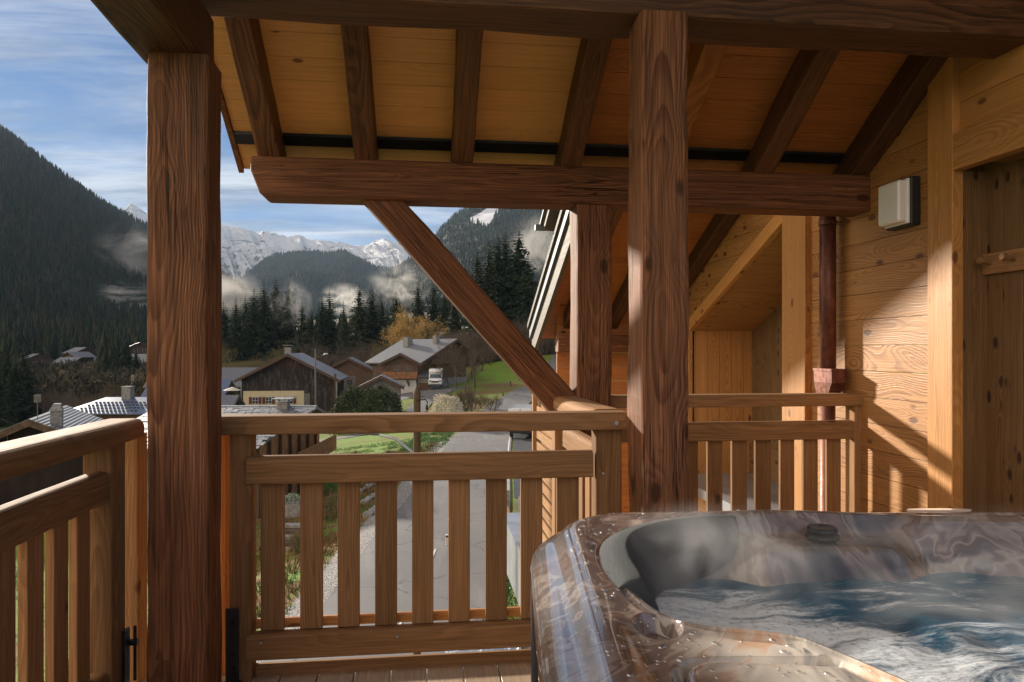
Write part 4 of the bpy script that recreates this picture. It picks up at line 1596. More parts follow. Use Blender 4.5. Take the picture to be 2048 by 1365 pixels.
def forest(name, P, H, mat, tiers=4, sides=7, seed=0, wid=1.0):
    r_ = np.random.default_rng(seed)
    T = [conifer_template(tiers, sides, seed + k) for k in range(4)]
    Vs, Fs, Cs, b0 = [], [], [], 0
    which = r_.integers(0, 4, len(P))
    for k in range(4):
        idx = np.where(which == k)[0]
        if not len(idx):
            continue
        tv, tf = T[k]
        a = r_.uniform(0, 6.28, len(idx)); w = r_.uniform(.8, 1.25, len(idx)) * wid
        h = H[idx]
        X_ = (tv[None, :, 0] * np.cos(a)[:, None] - tv[None, :, 1] * np.sin(a)[:, None]) * (h * w)[:, None]
        Y_ = (tv[None, :, 0] * np.sin(a)[:, None] + tv[None, :, 1] * np.cos(a)[:, None]) * (h * w)[:, None]
        Z_ = tv[None, :, 2] * h[:, None]
        V_ = np.stack([X_ + P[idx, 0:1], Y_ + P[idx, 1:2], Z_ + P[idx, 2:3] - .03 * h[:, None]], -1).reshape(-1, 3)
        F_ = (tf[None] + (np.arange(len(idx)) * len(tv))[:, None, None]).reshape(-1, 3) + b0
        Vs.append(V_); Fs.append(F_); b0 += len(V_)
        Cs.append(np.repeat(r_.uniform(0, 1, len(idx)), len(tv)))
    o = np_mesh(name, np.vstack(Vs), np.vstack(Fs), mat, smooth=False, kind='stuff')
    at = o.data.attributes.new('tint', 'FLOAT', 'POINT')
    at.data.foreach_set('value', np.concatenate(Cs).astype(np.float32))
    return o


t = NT('spruce forest')
tint = t.attr('tint').outputs['Fac']
n1 = t.noise(t.pos(), .012, 4, .6)
c = t.ramp(t.math('ADD', t.math('MULTIPLY', tint, .75), t.math('MULTIPLY', n1, .35)), [(.1, (.010, .020, .014)), (.45, (.016, .030, .017)), (.75, (.030, .040, .020)), (.97, (.060, .046, .026))])
t.bsdf(c, .85, None, spec=.15)
M_FOR = t.m
t = NT('forest floor slope')
n1 = t.noise(t.pos(), .03, 6, .7)
t.bsdf(t.mix(t.rng(n1, .35, .65), (.012, .016, .012), (.030, .026, .018)), .95, t.bump(t.noise(t.pos(), .12, 6, .7), .8, 3), spec=.1)
M_FF = t.m

# wooded mountain on the left
SL_ = sheet([-520, -200, -60, 0, 30, 95, 170, 225, 290, 360, 430, 500, 560, 640, 720], [225, 215, 236, 262, 285, 335, 390, 425, 458, 500, 548, 592, 618, 640, 655],
            [2000, 1900, 1850, 1800, 1800, 1800, 1800, 1800, 1800, 1800, 1750, 1700, 1650, 1600, 1500], (420, 760), -10, 80, 130, 26, .010, 5, 1.25)
sheet_mesh('hillside', SL_, M_FF)
P, a_, b_ = sample(SL_, 24000, .02, 1.0, 1, .8)
P2, _, _ = sample(SL_, 1500, .985, 1.0, 2)
P = np.vstack([P, P2])
H = rng.uniform(13, 27, len(P))
fo = forest('mountain_forest', P, H, M_FOR, 4, 7, 3)
props(fo, 'dark spruce forest covering the steep mountain on the left', 'forest', kind='stuff')

# wooded mountain on the right with a snowy clearing
SR = sheet([700, 745, 800, 835, 870, 905, 925, 945, 975, 1010, 1060, 1130, 1250, 1500, 1900], [600, 580, 540, 512, 478, 441, 428, 419, 409, 402, 392, 375, 340, 300, 280],
           2300, (700, 600), -6, 80, 120, 30, .008, 9, 1.15)
t = NT('right slope with snow clearing')
n1 = t.noise(t.pos(), .02, 6, .7)
base = t.mix(t.rng(n1, .35, .65), (.018, .024, .016), (.04, .040, .028))
att = t.attr('snow').outputs['Fac']
c = t.mix(t.rng(t.math('ADD', att, t.math('MULTIPLY', t.math('SUBTRACT', n1, .5), .5)), .35, .5), base, (.62, .65, .71))
t.bsdf(c, .9, None, spec=.1)
sr_o = sheet_mesh('hillside', SR, t.m)


def to_px(P_):
    d_ = P_ - np.array([0, 0, EYE])
    yc_ = d_[..., 0] * CF.x + d_[..., 1] * CF.y
    xc_ = d_[..., 0] * CR.x + d_[..., 1] * CR.y
    return 1024 + F * xc_ / yc_, 700 - F * d_[..., 2] / yc_


clr = [(940, 436), (960, 428), (985, 410), (1003, 408), (1002, 418), (985, 436), (972, 458), (962, 448), (945, 446)]
uu, vv_ = to_px(np.stack([SR[0], SR[1], SR[2]], -1))
sn = sdpoly(uu, vv_, clr)
at = sr_o.data.attributes.new('snow', 'FLOAT', 'POINT')
at.data.foreach_set('value', np.clip(.5 + sn / 10, 0, 1).astype(np.float32).ravel())
P, a_, b_ = sample(SR, 17000, .02, 1.0, 4, .8)
P2, _, _ = sample(SR, 1300, .985, 1.0, 6)
P = np.vstack([P, P2])
pu, pv = to_px(P)
inside = sdpoly(pu, pv, clr) > -2
P = P[~inside]
fo = forest('mountain_forest', P, rng.uniform(13, 26, len(P)), M_FOR, 4, 7, 8)
props(fo, 'hazy spruce forest on the mountain behind the brace, open at a snowy clearing', 'forest', kind='stuff')

# middle ridge, dark blue with distance
SM = sheet([300, 430, 470, 500, 520, 546, 587, 620, 661, 687, 728, 754, 787, 817, 850, 900], [605, 585, 570, 550, 532, 516, 511, 508, 512, 506, 527, 539, 543, 528, 510, 490],
           3400, (1900, 1700), 60, 60, 120, 55, .006, 13, 1.0)
sheet_mesh('hillside', SM, M_FF)
P, a_, b_ = sample(SM, 14000, .05, 1.0, 14, .9)
P2, _, _ = sample(SM, 900, .97, 1.0, 16)
P = np.vstack([P, P2])
fo = forest('mountain_forest', P, rng.uniform(14, 30, len(P)), M_FOR, 3, 6, 18, 1.2)
props(fo, 'blue distant forest on the ridge below the snowy range', 'forest', kind='stuff')

# snowy range
t = NT('snow and rock')
p_ = t.pos()
g = t.node('ShaderNodeNewGeometry')
nz = t.sep(g.outputs['Normal'])[2]
n1 = t.noise(t.vmath('MULTIPLY', p_, (1, 1, 2.5)), .006, 8, .68)
n2 = t.noise(t.vmath('MULTIPLY', p_, (1, 1, 5)), .0035, 7, .7, .6)
pz_ = t.sep(p_)[2]
rock = t.rng(t.math('ADD', t.math('MULTIPLY', nz, -.55), t.math('MULTIPLY', n1, 1.2)), .235, .32)
sc2 = t.rng(n2, .56, .62)
rk = t.math('MAXIMUM', rock, t.math('MULTIPLY', sc2, .75))
low = t.rng(t.math('MULTIPLY_ADD', n1, 500, pz_), 620, 700, 1, 0)
c = t.mix(rk, (.80, .82, .87), (.07, .07, .085))
c = t.mix(low, c, (.035, .05, .05))
t.bsdf(c, .85, t.bump(t.math('ADD', n1, n2), 1.0, 110), spec=.2)
M_SNOW = t.m
SS = sheet([330, 400, 428, 445, 470, 500, 518, 524, 545, 575, 600, 612, 640, 680, 710, 735, 748, 768, 790, 812, 840, 900, 960], [430, 442, 446, 450, 454, 460, 468, 462, 466, 474, 470, 478, 481, 485, 491, 492, 482, 478, 484, 490, 500, 510, 520],
           6200, (3600, 3900), 120, 110, 260, 130, .0022, 21, 1.0)
u_ = np.linspace(330, 960, 260)
jag = fbm(u_ * 1.0, u_ * 0, .35, 3, 4) * 9
SS[2][109] += jag
# gullies running down the slope
tt = np.linspace(0, 1, 110)[:, None]
SS[2][:110] += (np.abs(fbm(u_[None] * .5 + tt * 60, tt * 22 - u_[None] * .12, .10, 4, 31)) - .3) * 120 * np.sin(np.pi * tt) ** .7
sheet_mesh('snow_range', SS, M_SNOW)
SP = sheet([200, 232, 246, 258, 262, 270, 280, 300, 340], [470, 436, 420, 410, 406, 412, 418, 432, 460], 6900, 6000, 700, 30, 60, 40, .004, 25, 1.0)
sheet_mesh('snow_peak', SP, M_SNOW)
# ================================================================== trees
def bark(name, c, vary=.3):
    return plain(name, c, .9, nscale=20, vary=vary, spec=.1)


M_TRUNK = bark('spruce bark', (.07, .05, .04))
M_TWIG = bark('bare twigs', (.12, .095, .075))
M_TWIG2 = bark('pale olive twigs', (.17, .15, .075))
t = NT('spruce needles')
ri = t.node('ShaderNodeObjectInfo').outputs['Random']
n1 = t.noise(t.coord(), .8, 4, .7)
c = t.mix(t.rng(n1, .3, .7), (.011, .024, .016), (.030, .050, .026))
c = t.mix(t.math('MULTIPLY', ri, .35), c, (.06, .065, .03))
t.bsdf(c, .8, None, spec=.2)
M_NEED = t.m
t = NT('golden larch needles')
n1 = t.noise(t.coord(), 1.2, 3, .6)
t.bsdf(t.mix(t.rng(n1, .3, .7), (.42, .25, .07), (.62, .42, .16)), .8, None, spec=.2)
M_GOLD = t.m
M_YEL = plain('yellow leaves', (.62, .40, .03), .8, vary=.3, nscale=20)
M_HEDGE = plain('dark green leaves', (.040, .060, .020), .7, vary=.5, nscale=3)
M_LEAF = plain('fresh green leaves', (.07, .17, .03), .6, vary=.5, nscale=12)
M_PALE = plain('pale straw twigs', (.62, .58, .48), .8, vary=.3, nscale=8)
M_RUST = plain('rusty dry weeds', (.20, .115, .045), .9, vary=.5, nscale=3)
M_STRAW = plain('dry straw', (.32, .23, .09), .9, vary=.4, nscale=8)


def spruce_mesh(seed, H=25.0, spread=.155, levels=44, ragged=.25):
    r_ = random.Random(seed)
    V_, F_ = [], []
    for k in range(levels):
        f = k / (levels - 1)
        z = H * (.07 + .92 * f)
        rad = H * spread * 1.22 * (1 - f) ** .74 + .18
        n = int(11 - 5 * f)
        for i in range(n):
            a = 2 * math.pi * (i / n) + k * 2.4 + r_.uniform(-.3, .3)
            L = rad * r_.uniform(1 - ragged * 1.6, 1 + ragged)
            droop = L * (.42 - .25 * f) * r_.uniform(.7, 1.3)
            ca, sa = math.cos(a), math.sin(a)
            w = L * r_.uniform(.16, .25)
            segs = 4
            prevl = prevr = None
            for s in range(segs + 1):
                q = s / segs
                rr_ = L * q
                zz_ = z - droop * q ** 1.4 + (.12 * L * q ** 4)
                ww = w * (.35 + q * 1.1) * (1 - q ** 3)
                cx_, cy_ = ca * rr_, sa * rr_
                jl, jr = r_.uniform(.7, 1.3), r_.uniform(.7, 1.3)
                l = (cx_ - sa * ww * jl, cy_ + ca * ww * jl, zz_ - ww * .9 * jl)
                m_ = (cx_, cy_, zz_)
                rt = (cx_ + sa * ww * jr, cy_ - ca * ww * jr, zz_ - ww * .9 * jr)
                b0 = len(V_)
                V_ += [l, m_, rt]
                if s:
                    if r_.random() > .1:
                        F_.append((b0 - 3, b0 - 2, b0 + 1, b0))
                    if r_.random() > .1:
                        F_.append((b0 - 2, b0 - 1, b0 + 2, b0 + 1))
            # hanging side sprays
            for s in range(3):
                q = r_.uniform(.35, 1)
                bx_, by_, bz_ = ca * L * q, sa * L * q, z - droop * q ** 1.4
                a2 = a + r_.choice((-1, 1)) * r_.uniform(.5, 1.3)
                l2 = L * r_.uniform(.12, .28)
                b0 = len(V_)
                V_ += [(bx_, by_, bz_), (bx_ + math.cos(a2) * l2, by_ + math.sin(a2) * l2, bz_ - l2 * .5), (bx_ + ca * l2 * .3, by_ + sa * l2 * .3, bz_ - l2 * 1.1)]
                F_.append((b0, b0 + 1, b0 + 2))
    # dense inner foliage
    for k in range(420):
        f = r_.random() ** 1.2
        z = H * (.06 + .86 * f); rr_ = H * spread * .72 * (1 - f) * r_.uniform(.2, 1); a = r_.uniform(0, 6.283); l2 = .5 + H * .05 * (1 - f)
        b0 = len(V_)
        V_ += [(math.cos(a) * rr_, math.sin(a) * rr_, z), (math.cos(a + .9) * (rr_ + l2 * .5), math.sin(a + .9) * (rr_ + l2 * .5), z - l2 * .7), (math.cos(a - .4) * (rr_ + l2), math.sin(a - .4) * (rr_ + l2), z - l2)]
        F_.append((b0, b0 + 1, b0 + 2))
    # leader shoot
    b0 = len(V_)
    V_ += [(.10, 0, H * .95), (-.06, .09, H * .95), (-.06, -.09, H * .95), (0, 0, H * 1.02)]
    F_ += [(b0, b0 + 1, b0 + 3), (b0 + 1, b0 + 2, b0 + 3), (b0 + 2, b0, b0 + 3)]
    me = bpy.data.meshes.new('crown')
    me.from_pydata(V_, [], F_); me.materials.append(M_NEED); me.update()
    tr = MB(); tr.tube([(0, 0, -1), (0, 0, H * .3), (0, 0, H * .7), (0, 0, H * .97)], [H * .016, H * .012, H * .006, .02], 7)
    tm = bpy.data.meshes.new('trunk'); tm.from_pydata(tr.v, [], tr.f); tm.materials.append(M_TRUNK); tm.update()
    return me, tm


def bare_mesh(seed, H=10.0, mat=None, depth=5, spread=.55, leaf=None, nleaf=0, stems=1, leafsz=.12, thin=1.0, upness=.35):
    r_ = random.Random(seed)
    tr, tw = MB(), MB()
    tips = []

    def grow(p, d, L, rad, lev, mb):
        pts = [p]
        q = p.copy(); dd = d.copy()
        ns_ = 3 if lev < 3 else 2
        for s in range(ns_):
            dd = (dd + Vector((r_.gauss(0, .13), r_.gauss(0, .13), r_.gauss(.04, .08)))).normalized()
            q = q + dd * (L / ns_)
            pts.append(q.copy())
        rads = [max(rad * (1 - .4 * i / ns_), .006) for i in range(ns_ + 1)]
        mb.tube(pts, rads, 6 if lev < 2 else 3, caps=False)
        if lev >= depth:
            tips.extend(pts[1:])
            return
        nchild = r_.choice((3, 4)) if lev else r_.choice((5, 6, 7))
        for c_ in range(nchild):
            k = r_.uniform(.35, 1.0) if c_ else 1.0
            i_ = min(int(k * ns_), ns_ - 1)
            pp = pts[i_].lerp(pts[i_ + 1], k * ns_ - i_) if k < 1 else pts[-1]
            nd = (dd + Vector((r_.gauss(0, spread), r_.gauss(0, spread), r_.gauss(upness * .4, .25)))).normalized()
            grow(pp, nd, L * r_.uniform(.52, .78), rads[i_] * r_.uniform(.45, .65), lev + 1, tw)
    for s in range(stems):
        d0 = Vector((r_.gauss(0, .05 + .25 * (stems > 1)), r_.gauss(0, .05 + .25 * (stems > 1)), 1)).normalized()
        grow(Vector((r_.uniform(-.1, .1) * stems * .6, r_.uniform(-.1, .1) * stems * .6, -.3)), d0, H * .40, H * .018 * thin, 0, tr)
    tm = bpy.data.meshes.new('trunk'); tm.from_pydata(tr.v, [], tr.f); tm.materials.append(mat or M_TWIG); tm.update()
    V_, F_, mi = list(tw.v), list(tw.f), [0] * len(tw.f)
    if nleaf:
        for k in range(nleaf):
            q = r_.choice(tips) + Vector((r_.gauss(0, leafsz * 1.5), r_.gauss(0, leafsz * 1.5), r_.gauss(0, leafsz * 1.5)))
            b0 = len(V_)
            a_, b_ = Vector((r_.gauss(0, 1), r_.gauss(0, 1), r_.gauss(0, 1))).normalized(), Vector((r_.gauss(0, 1), r_.gauss(0, 1), r_.gauss(0, 1))).normalized()
            s_ = leafsz * r_.uniform(.6, 1.4)
            V_ += [tuple(q), tuple(q + a_ * s_), tuple(q + a_ * s_ * .6 + b_ * s_ * .8)]
            F_.append((b0, b0 + 1, b0 + 2)); mi.append(1)
    cm = bpy.data.meshes.new('crown'); cm.from_pydata(V_, [], F_)
    cm.materials.append(mat or M_TWIG)
    cm.materials.append(leaf or M_TWIG)
    cm.polygons.foreach_set('material_index', mi); cm.update()
    return cm, tm


def plant_tree(name, label, cat, meshes, xc_, yc_, scale, rz=None, group=None, zoff=0.0, sx=1.0):
    X_, Y_ = W2(xc_, yc_)
    r_ = thing(name, label, cat, (X_, Y_, gz(X_, Y_) + zoff), random.uniform(0, 6.28) if rz is None else rz, group)
    r_.scale = (scale * sx, scale * sx, scale)
    c_ = bpy.data.objects.new('crown', meshes[0]); COL.objects.link(c_); c_.parent = r_
    t_ = bpy.data.objects.new('trunk', meshes[1]); COL.objects.link(t_); t_.parent = r_
    return r_


SPR = [spruce_mesh(100 + k, 25, (.15, .17, .135, .16, .18)[k], 44, (.22, .3, .2, .35, .25)[k]) for k in range(5)]


def px_spruce(u, vtop, d_, label, k=None, group=None, sx=1.0):
    """a spruce whose tip stands where the photo shows it"""
    xc_ = (u - 1024) / F * d_
    X_, Y_ = W2(xc_, d_)
    zt_ = EYE + (700 - vtop) / F * d_
    h = zt_ - gz(X_, Y_)
    k = k if k is not None else random.randrange(5)
    return plant_tree('spruce', label, 'tree', SPR[k], xc_, d_, max(h, 4) / 25.2, group=group, sx=sx)


GS = 'spruces behind the village houses'
ordn = ['first', 'second', 'third', 'fourth', 'fifth', 'sixth', 'seventh', 'eighth', 'ninth', 'tenth', 'eleventh', 'twelfth', 'thirteenth', 'fourteenth', 'fifteenth', 'sixteenth', 'seventeenth', 'eighteenth', 'nineteenth', 'twentieth']
row_ = [(436, 628, 170), (447, 600, 180), (472, 592, 175), (491, 590, 185), (508, 575, 180), (528, 560, 190), (552, 553, 200), (577, 560, 205), (604, 600, 178), (623, 618, 190), (644, 588, 185), (659, 580, 190),
        (687, 600, 168), (719, 565, 185), (744, 573, 190), (763, 590, 195), (792, 580, 185), (836, 560, 200), (868, 560, 205), (890, 575, 200)]
for i, (u, v, d_) in enumerate(row_):
    side = 'left of the brace' if i < 16 else 'behind the slanting brace'
    px_spruce(u, v, d_, 'dark spruce, %s from the left corner post in the row behind the barn and chalet' % ordn[i], k=i % 5, group=GS, sx=1.0 if i not in (8, 12) else .8)
cl = [(955, 497, 165, 'small outlying spruce at the left foot of the tall clump'), (978, 478, 168, 'spruce second from the left in the tall clump by the meadow'), (996, 466, 172, 'narrow spruce third from the left in the tall clump by the meadow'),
      (1010, 461, 176, 'spruce in the middle of the tall clump by the meadow'), (1038, 453, 172, 'tallest broad spruce of the clump by the meadow'), (1056, 505, 168, 'lower spruce on the right flank of the tall clump'),
      (1074, 560, 165, 'small spruce right of the tall clump beside the verge of the wing roof'), (908, 590, 175, 'low spruce half hidden behind the brace above the chalet'), (930, 600, 180, 'low spruce just right of the brace above the chalet')]
for i, (u, v, d_, lb) in enumerate(cl):
    px_spruce(u, v, d_, lb, k=(i * 2) % 5, group='clump of tall spruces by the meadow', sx=1.25 if i == 4 else 1.05)
lf = [(14, 688, 120, 'tall spruce at the left edge behind the ribbed roof house'), (46, 690, 125, 'second tall spruce from the left edge behind the ribbed roof house'), (-10, 705, 110, 'dark spruce cut by the left edge of the view'),
      (68, 735, 135, 'shorter spruce right of the two tall spruces at left'), (212, 690, 190, 'spruce left in the group behind the blue roof house'), (232, 700, 185, 'bushy spruce in the middle of the group behind the blue roof house'),
      (252, 672, 195, 'tallest spruce of the group behind the blue roof house'), (272, 695, 190, 'spruce beside the corner post behind the blue roof house'), (188, 738, 190, 'small spruce left of the group behind the blue roof house'), (30, 715, 118, 'spruce between the two tall spruces at the left edge')]
for i, (u, v, d_, lb) in enumerate(lf):
    px_spruce(u, v, d_, lb, k=i % 5, group='spruces beyond the left railing', sx=1.15)

# leafless trees: woodland mass is made of separate trees
BARE = [bare_mesh(300 + k, 11, M_TWIG if k < 3 else M_TWIG2, 5, .5) for k in range(5)]
bs = [(450, 700, 140, 3), (475, 668, 145, 4), (500, 690, 150, 3), (540, 672, 150, 4), (566, 678, 155, 3), (592, 690, 150, 0), (625, 655, 150, 0), (645, 668, 155, 2), (672, 672, 160, 1), (700, 668, 165, 0), (728, 660, 160, 2), (752, 672, 155, 1),
      (774, 668, 150, 4), (908, 660, 160, 1), (925, 650, 140, 0), (944, 668, 138, 2), (962, 655, 145, 1), (980, 660, 150, 0), (1000, 640, 155, 2), (1022, 648, 160, 1), (1042, 630, 158, 0), (1062, 640, 160, 2), (1078, 620, 150, 1), (885, 665, 165, 2)]
bl = [(96, 735, 150, 0), (118, 728, 150, 1), (140, 722, 160, 2), (160, 728, 155, 0), (180, 740, 140, 1), (205, 748, 130, 3), (228, 745, 135, 2), (250, 750, 125, 0), (272, 752, 130, 1), (88, 760, 120, 2), (130, 762, 110, 0), (155, 768, 105, 1), (178, 772, 100, 2), (110, 775, 100, 1), (60, 752, 140, 0)]
wk = ['grey', 'brown', 'thin', 'olive tinged', 'pale']
for i, (u, v, d_, k) in enumerate(bs + bl):
    xc_ = (u - 1024) / F * d_
    X_, Y_ = W2(xc_, d_)
    h = EYE + (700 - v) / F * d_ - gz(X_, Y_)
    wh = 'behind the barn roof' if u < 640 else ('between the barn and the yellow larch' if u < 780 else 'beyond the meadow right of the chalet')
    if i >= len(bs):
        wh = 'in the woods beyond the left railing'
        j, base = i - len(bs), bl
    else:
        j, base = i, bs
    same = sorted([q for q in range(len(base)) if (base is bl) or ((base[q][0] < 640) == (u < 640) and (base[q][0] < 780) == (u < 780))], key=lambda q: base[q][0])
    lb = 'leafless %s tree %s, %s from the left there' % (wk[k], wh, ordn[same.index(j)])
    plant_tree('bare_tree', lb, 'tree', BARE[k], xc_, d_, max(h, 3) / 11.5, group='leafless trees around the village', sx=1.25)

for i, (u, v, d_, k) in enumerate(((912, 655, 121, 0), (930, 672, 119, 1), (950, 668, 124, 2), (896, 690, 123, 1), (748, 716, 112, 0), (738, 728, 110, 2))):
    xc_ = (u - 1024) / F * d_
    X_, Y_ = W2(xc_, d_)
    h = EYE + (700 - v) / F * d_ - gz(X_, Y_)
    plant_tree('bare_tree', ('tall leafless tree just right of the chalet on the meadow edge', 'second leafless tree right of the chalet on the meadow edge', 'leafless tree farthest right of the three by the chalet', 'slim leafless tree against the brown chalet wing',
                             'leafless tree in front of the small grey house', 'smaller leafless tree left of the one before the small grey house')[i], 'tree', BARE[k], xc_, d_, h / 11.5, group='leafless trees around the village')
LAR = bare_mesh(401, 16, M_TWIG2, 5, .42, M_GOLD, 7000, leafsz=.16)
for (u, v, d_, lb) in ((822, 590, 160, 'tall golden autumn larch behind the chalet roof'), (795, 618, 158, 'shorter golden larch left of the tall one, above the small gable'), (852, 612, 165, 'golden larch half behind the brace, right of the tall one')):
    xc_ = (u - 1024) / F * d_
    X_, Y_ = W2(xc_, d_)
    h = EYE + (700 - v) / F * d_ - gz(X_, Y_)
    plant_tree('larch', lb, 'tree', LAR, xc_, d_, h / 17, sx=1.15, group='golden larches behind the chalet')

SHR = bare_mesh(501, 3.0, M_TWIG2, 4, .45, M_STRAW, 900, stems=6, leafsz=.05)
SHR2 = bare_mesh(502, 3.0, M_TWIG, 4, .4, M_TWIG, 0, stems=5)
YEL = bare_mesh(503, 3.0, M_TWIG2, 4, .30, M_YEL, 5000, stems=9, leafsz=.07, upness=.9)


def leafball(seed, rx_, ry_, rz_, n, size, lump=.25):
    r_ = np.random.default_rng(seed)
    d = r_.normal(size=(n, 3)); d /= np.linalg.norm(d, axis=1)[:, None]
    d[:, 2] = np.abs(d[:, 2]) * 1.0 - .15
    rad = (.72 + .28 * r_.uniform(0, 1, n) ** .5) * (1 + lump * fbm(d[:, 0] * 3, d[:, 1] * 3 + d[:, 2] * 2, 1.3, 3, seed))
    P_ = d * rad[:, None] * np.array([rx_, ry_, rz_])
    a = r_.normal(size=(n, 3)); a /= np.linalg.norm(a, axis=1)[:, None]
    b = r_.normal(size=(n, 3)); b /= np.linalg.norm(b, axis=1)[:, None]
    s = size * r_.uniform(.5, 1.4, n)[:, None]
    V_ = np.stack([P_, P_ + a * s, P_ + a * s * .5 + b * s * .8], 1).reshape(-1, 3)
    return V_, np.arange(3 * n).reshape(-1, 3)


def bush(name, label, u, vbase, d_, rx_, ry_, rz_, n, size, mat, lump=.25, cat='bush', group=None, lift=0):
    xc_ = (u - 1024) / F * d_
    X_, Y_ = W2(xc_, d_)
    V_, F_ = leafball(int(u * 7 + d_), rx_, ry_, rz_, n, size, lump)
    o = np_mesh(name, V_, F_, mat, smooth=False)
    o.location = (X_, Y_, gz(X_, Y_) + lift)
    return props(o, label, cat, group)


bush('round_bush', 'large rounded dark green bush in front of the chalet, left lobe', 708, 822, 92, 2.9, 2.4, 5.8, 12000, .22, M_HEDGE, lift=.9)
bush('round_bush', 'large rounded dark green bush beside the shed, right lobe', 755, 822, 90, 3.2, 2.4, 5.6, 13000, .22, M_HEDGE, lift=.9)
bush('grey_mound', 'pale straw coloured rounded shrub on the meadow by the road', 893, 822, 78, 1.9, 1.8, 2.9, 7000, .16, M_PALE, .3, 'bush', None, 1.3)
bush('leafy_shrub', 'fresh green leafy shrub below the balcony beside the drive', 1030, 1230, 19.0, .85, .9, 2.0, 7000, .07, M_LEAF, .25)
bush('leafy_shrub', 'light yellow green shrub at the right corner of the barn', 672, 820, 98, 1.6, 1.4, 2.6, 2500, .2, M_STRAW, .4)
for (u, d_, s, msh, lb) in ((988, 92, .95, SHR2, 'leafless slender tree beside the pale shrubs on the meadow edge'), (945, 96, .8, SHR, 'dry straw shrub left on the meadow edge above the road'), (962, 98, .8, SHR, 'dry straw shrub in the middle of the meadow edge above the road'),
                        (925, 94, .75, SHR, 'dry shrub right of the pale rounded shrub'), (930, 86, 1.7, BARE and SHR2, 'slender bare sapling between the pale mound and the road'),
                        (655, 36, .50, SHR, 'dry bush on the garden bank behind the second baluster'), (706, 52, .55, SHR, 'dry twiggy bush beside the garden table'), (598, 30, .35, SHR, 'small dry bush beside the garden steps'),
                        (780, 50, .6, SHR2, 'bare dark bush below the curved lamp arm'), (812, 48, .5, SHR2, 'low bare bush beside the foot of the lamp'), (865, 56, .45, SHR, 'straw coloured bush on the verge beside the road'), (45, 58, .9, SHR2, 'bare shrub below the left handrail near the view edge'),
                        (130, 52, .9, SHR2, 'bare shrub below the left handrail near the post'), (190, 50, .8, SHR, 'dry shrub just left of the corner post below the handrail')):
    plant_tree('shrub', lb, 'bush', msh, (u - 1024) / F * d_, d_, s, group='shrubs around the road and gardens')
plant_tree('shrub', 'bright yellow shrub above the ribbed roof at left', 'bush', YEL, (112 - 1024) / F * 62, 62, 1.75, sx=.75)
plant_tree('shrub', 'yellow shrub cut by the left edge of the view', 'bush', YEL, (2 - 1024) / F * 55, 55, 1.25, sx=.8)

# grass and weeds on the bank
def tufts(name, label, n, x0, x1, y0, y1, h0, h1, mat, seed):
    r_ = np.random.default_rng(seed)
    xc_ = r_.uniform(x0, x1, n); yc_ = r_.uniform(y0, y1, n)
    keep_ = fbm(xc_, yc_, .9, 3, seed) > -.15
    xc_, yc_ = xc_[keep_], yc_[keep_]; n = len(xc_)
    X_, Y_ = W2(xc_, yc_); Z_ = ground_z(X_, Y_)
    V_, F_ = [], []
    nb_ = 5
    for k in range(nb_):
        a = r_.uniform(0, 6.28, n); h = r_.uniform(h0, h1, n); ln = r_.uniform(.1, .7, n) * h; w = .012 + .03 * h
        ox, oy = r_.normal(0, .08, n), r_.normal(0, .08, n)
        bx_, by_ = X_ + ox, Y_ + oy
        v0 = np.stack([bx_ - np.sin(a) * w, by_ + np.cos(a) * w, Z_ - .03], -1); v1 = np.stack([bx_ + np.sin(a) * w, by_ - np.cos(a) * w, Z_ - .03], -1)
        v2 = np.stack([bx_ + np.cos(a) * ln, by_ + np.sin(a) * ln, Z_ + h], -1)
        V_.append(np.stack([v0, v1, v2], 1).reshape(-1, 3))
    V_ = np.vstack(V_)
    o = np_mesh(name, V_, np.arange(len(V_)).reshape(-1, 3), mat, smooth=False)
    return props(o, label, 'grass', kind='stuff')


tufts('dry_grass', 'rusty dry grass and weeds on the bank beside the road', 4200, -12.5, -6.9, 14, 60, .08, .34, M_RUST, 5)
tufts('green_grass', 'green grass on the garden bank', 15000, -22, -6.6, 14, 70, .05, .20, M_LEAF, 6)
tufts('meadow_grass', 'green grass along the far road edge', 5000, -9.5, -5.8, 60, 100, .10, .30, M_LEAF, 7)
# ================================================================== village
t = NT('grey slate shingles')
co = t.coord()
br = t.node('ShaderNodeTexBrick'); t.put(t.vmath('MULTIPLY', co, (1, 1, 1)), br.inputs['Vector'])
br.inputs['Scale'].default_value = 2.2; br.inputs['Mortar Size'].default_value = .02
n1 = t.noise(co, 3.5, 5, .7)
c = t.mix(t.rng(n1, .3, .7), (.085, .09, .10), (.17, .17, .18))
t.bsdf(c, .48, t.bump(n1, .8, .05), spec=.6)
M_SLATE = t.m
M_DARKW = wood('weathered dark barn boards', (.075, .052, .045), (.030, .022, .020), freq=9, warp=.4, bump=.1, fibre=.3, rough=.85, knots=0, tone=.7, spec=.15)
t = NT('vertical weathered planks')
co = t.coord()
x, y, z = t.sep(co)
fr = t.math('FRACT', t.math('MULTIPLY', t.math('ADD', x, y), 5.0))
cell = t.math('FLOOR', t.math('MULTIPLY', t.math('ADD', x, y), 5.0))
cn = t.noise(t.comb(cell, t.math('MULTIPLY', z, .25), 0), 1.7, 3, .7)
c = t.ramp(cn, [(.30, (.030, .024, .026)), (.5, (.045, .036, .036)), (.70, (.12, .10, .10))])
up = t.rng(z, 6.0, 8.5)
c = t.mix(t.math('MULTIPLY', up, .55), c, (.13, .055, .035))
c = t.mix(t.rng(fr, .0, .10, .8, 0), c, (.012, .010, .010))
t.bsdf(c, .85, None, spec=.15)
M_BARN = t.m
M_BROWNW = plain('brown chalet boards', (.13, .078, .052), .8, nscale=3, vary=.35)
M_ORW = plain('orange chalet boards', (.38, .17, .07), .75, nscale=3, vary=.3)
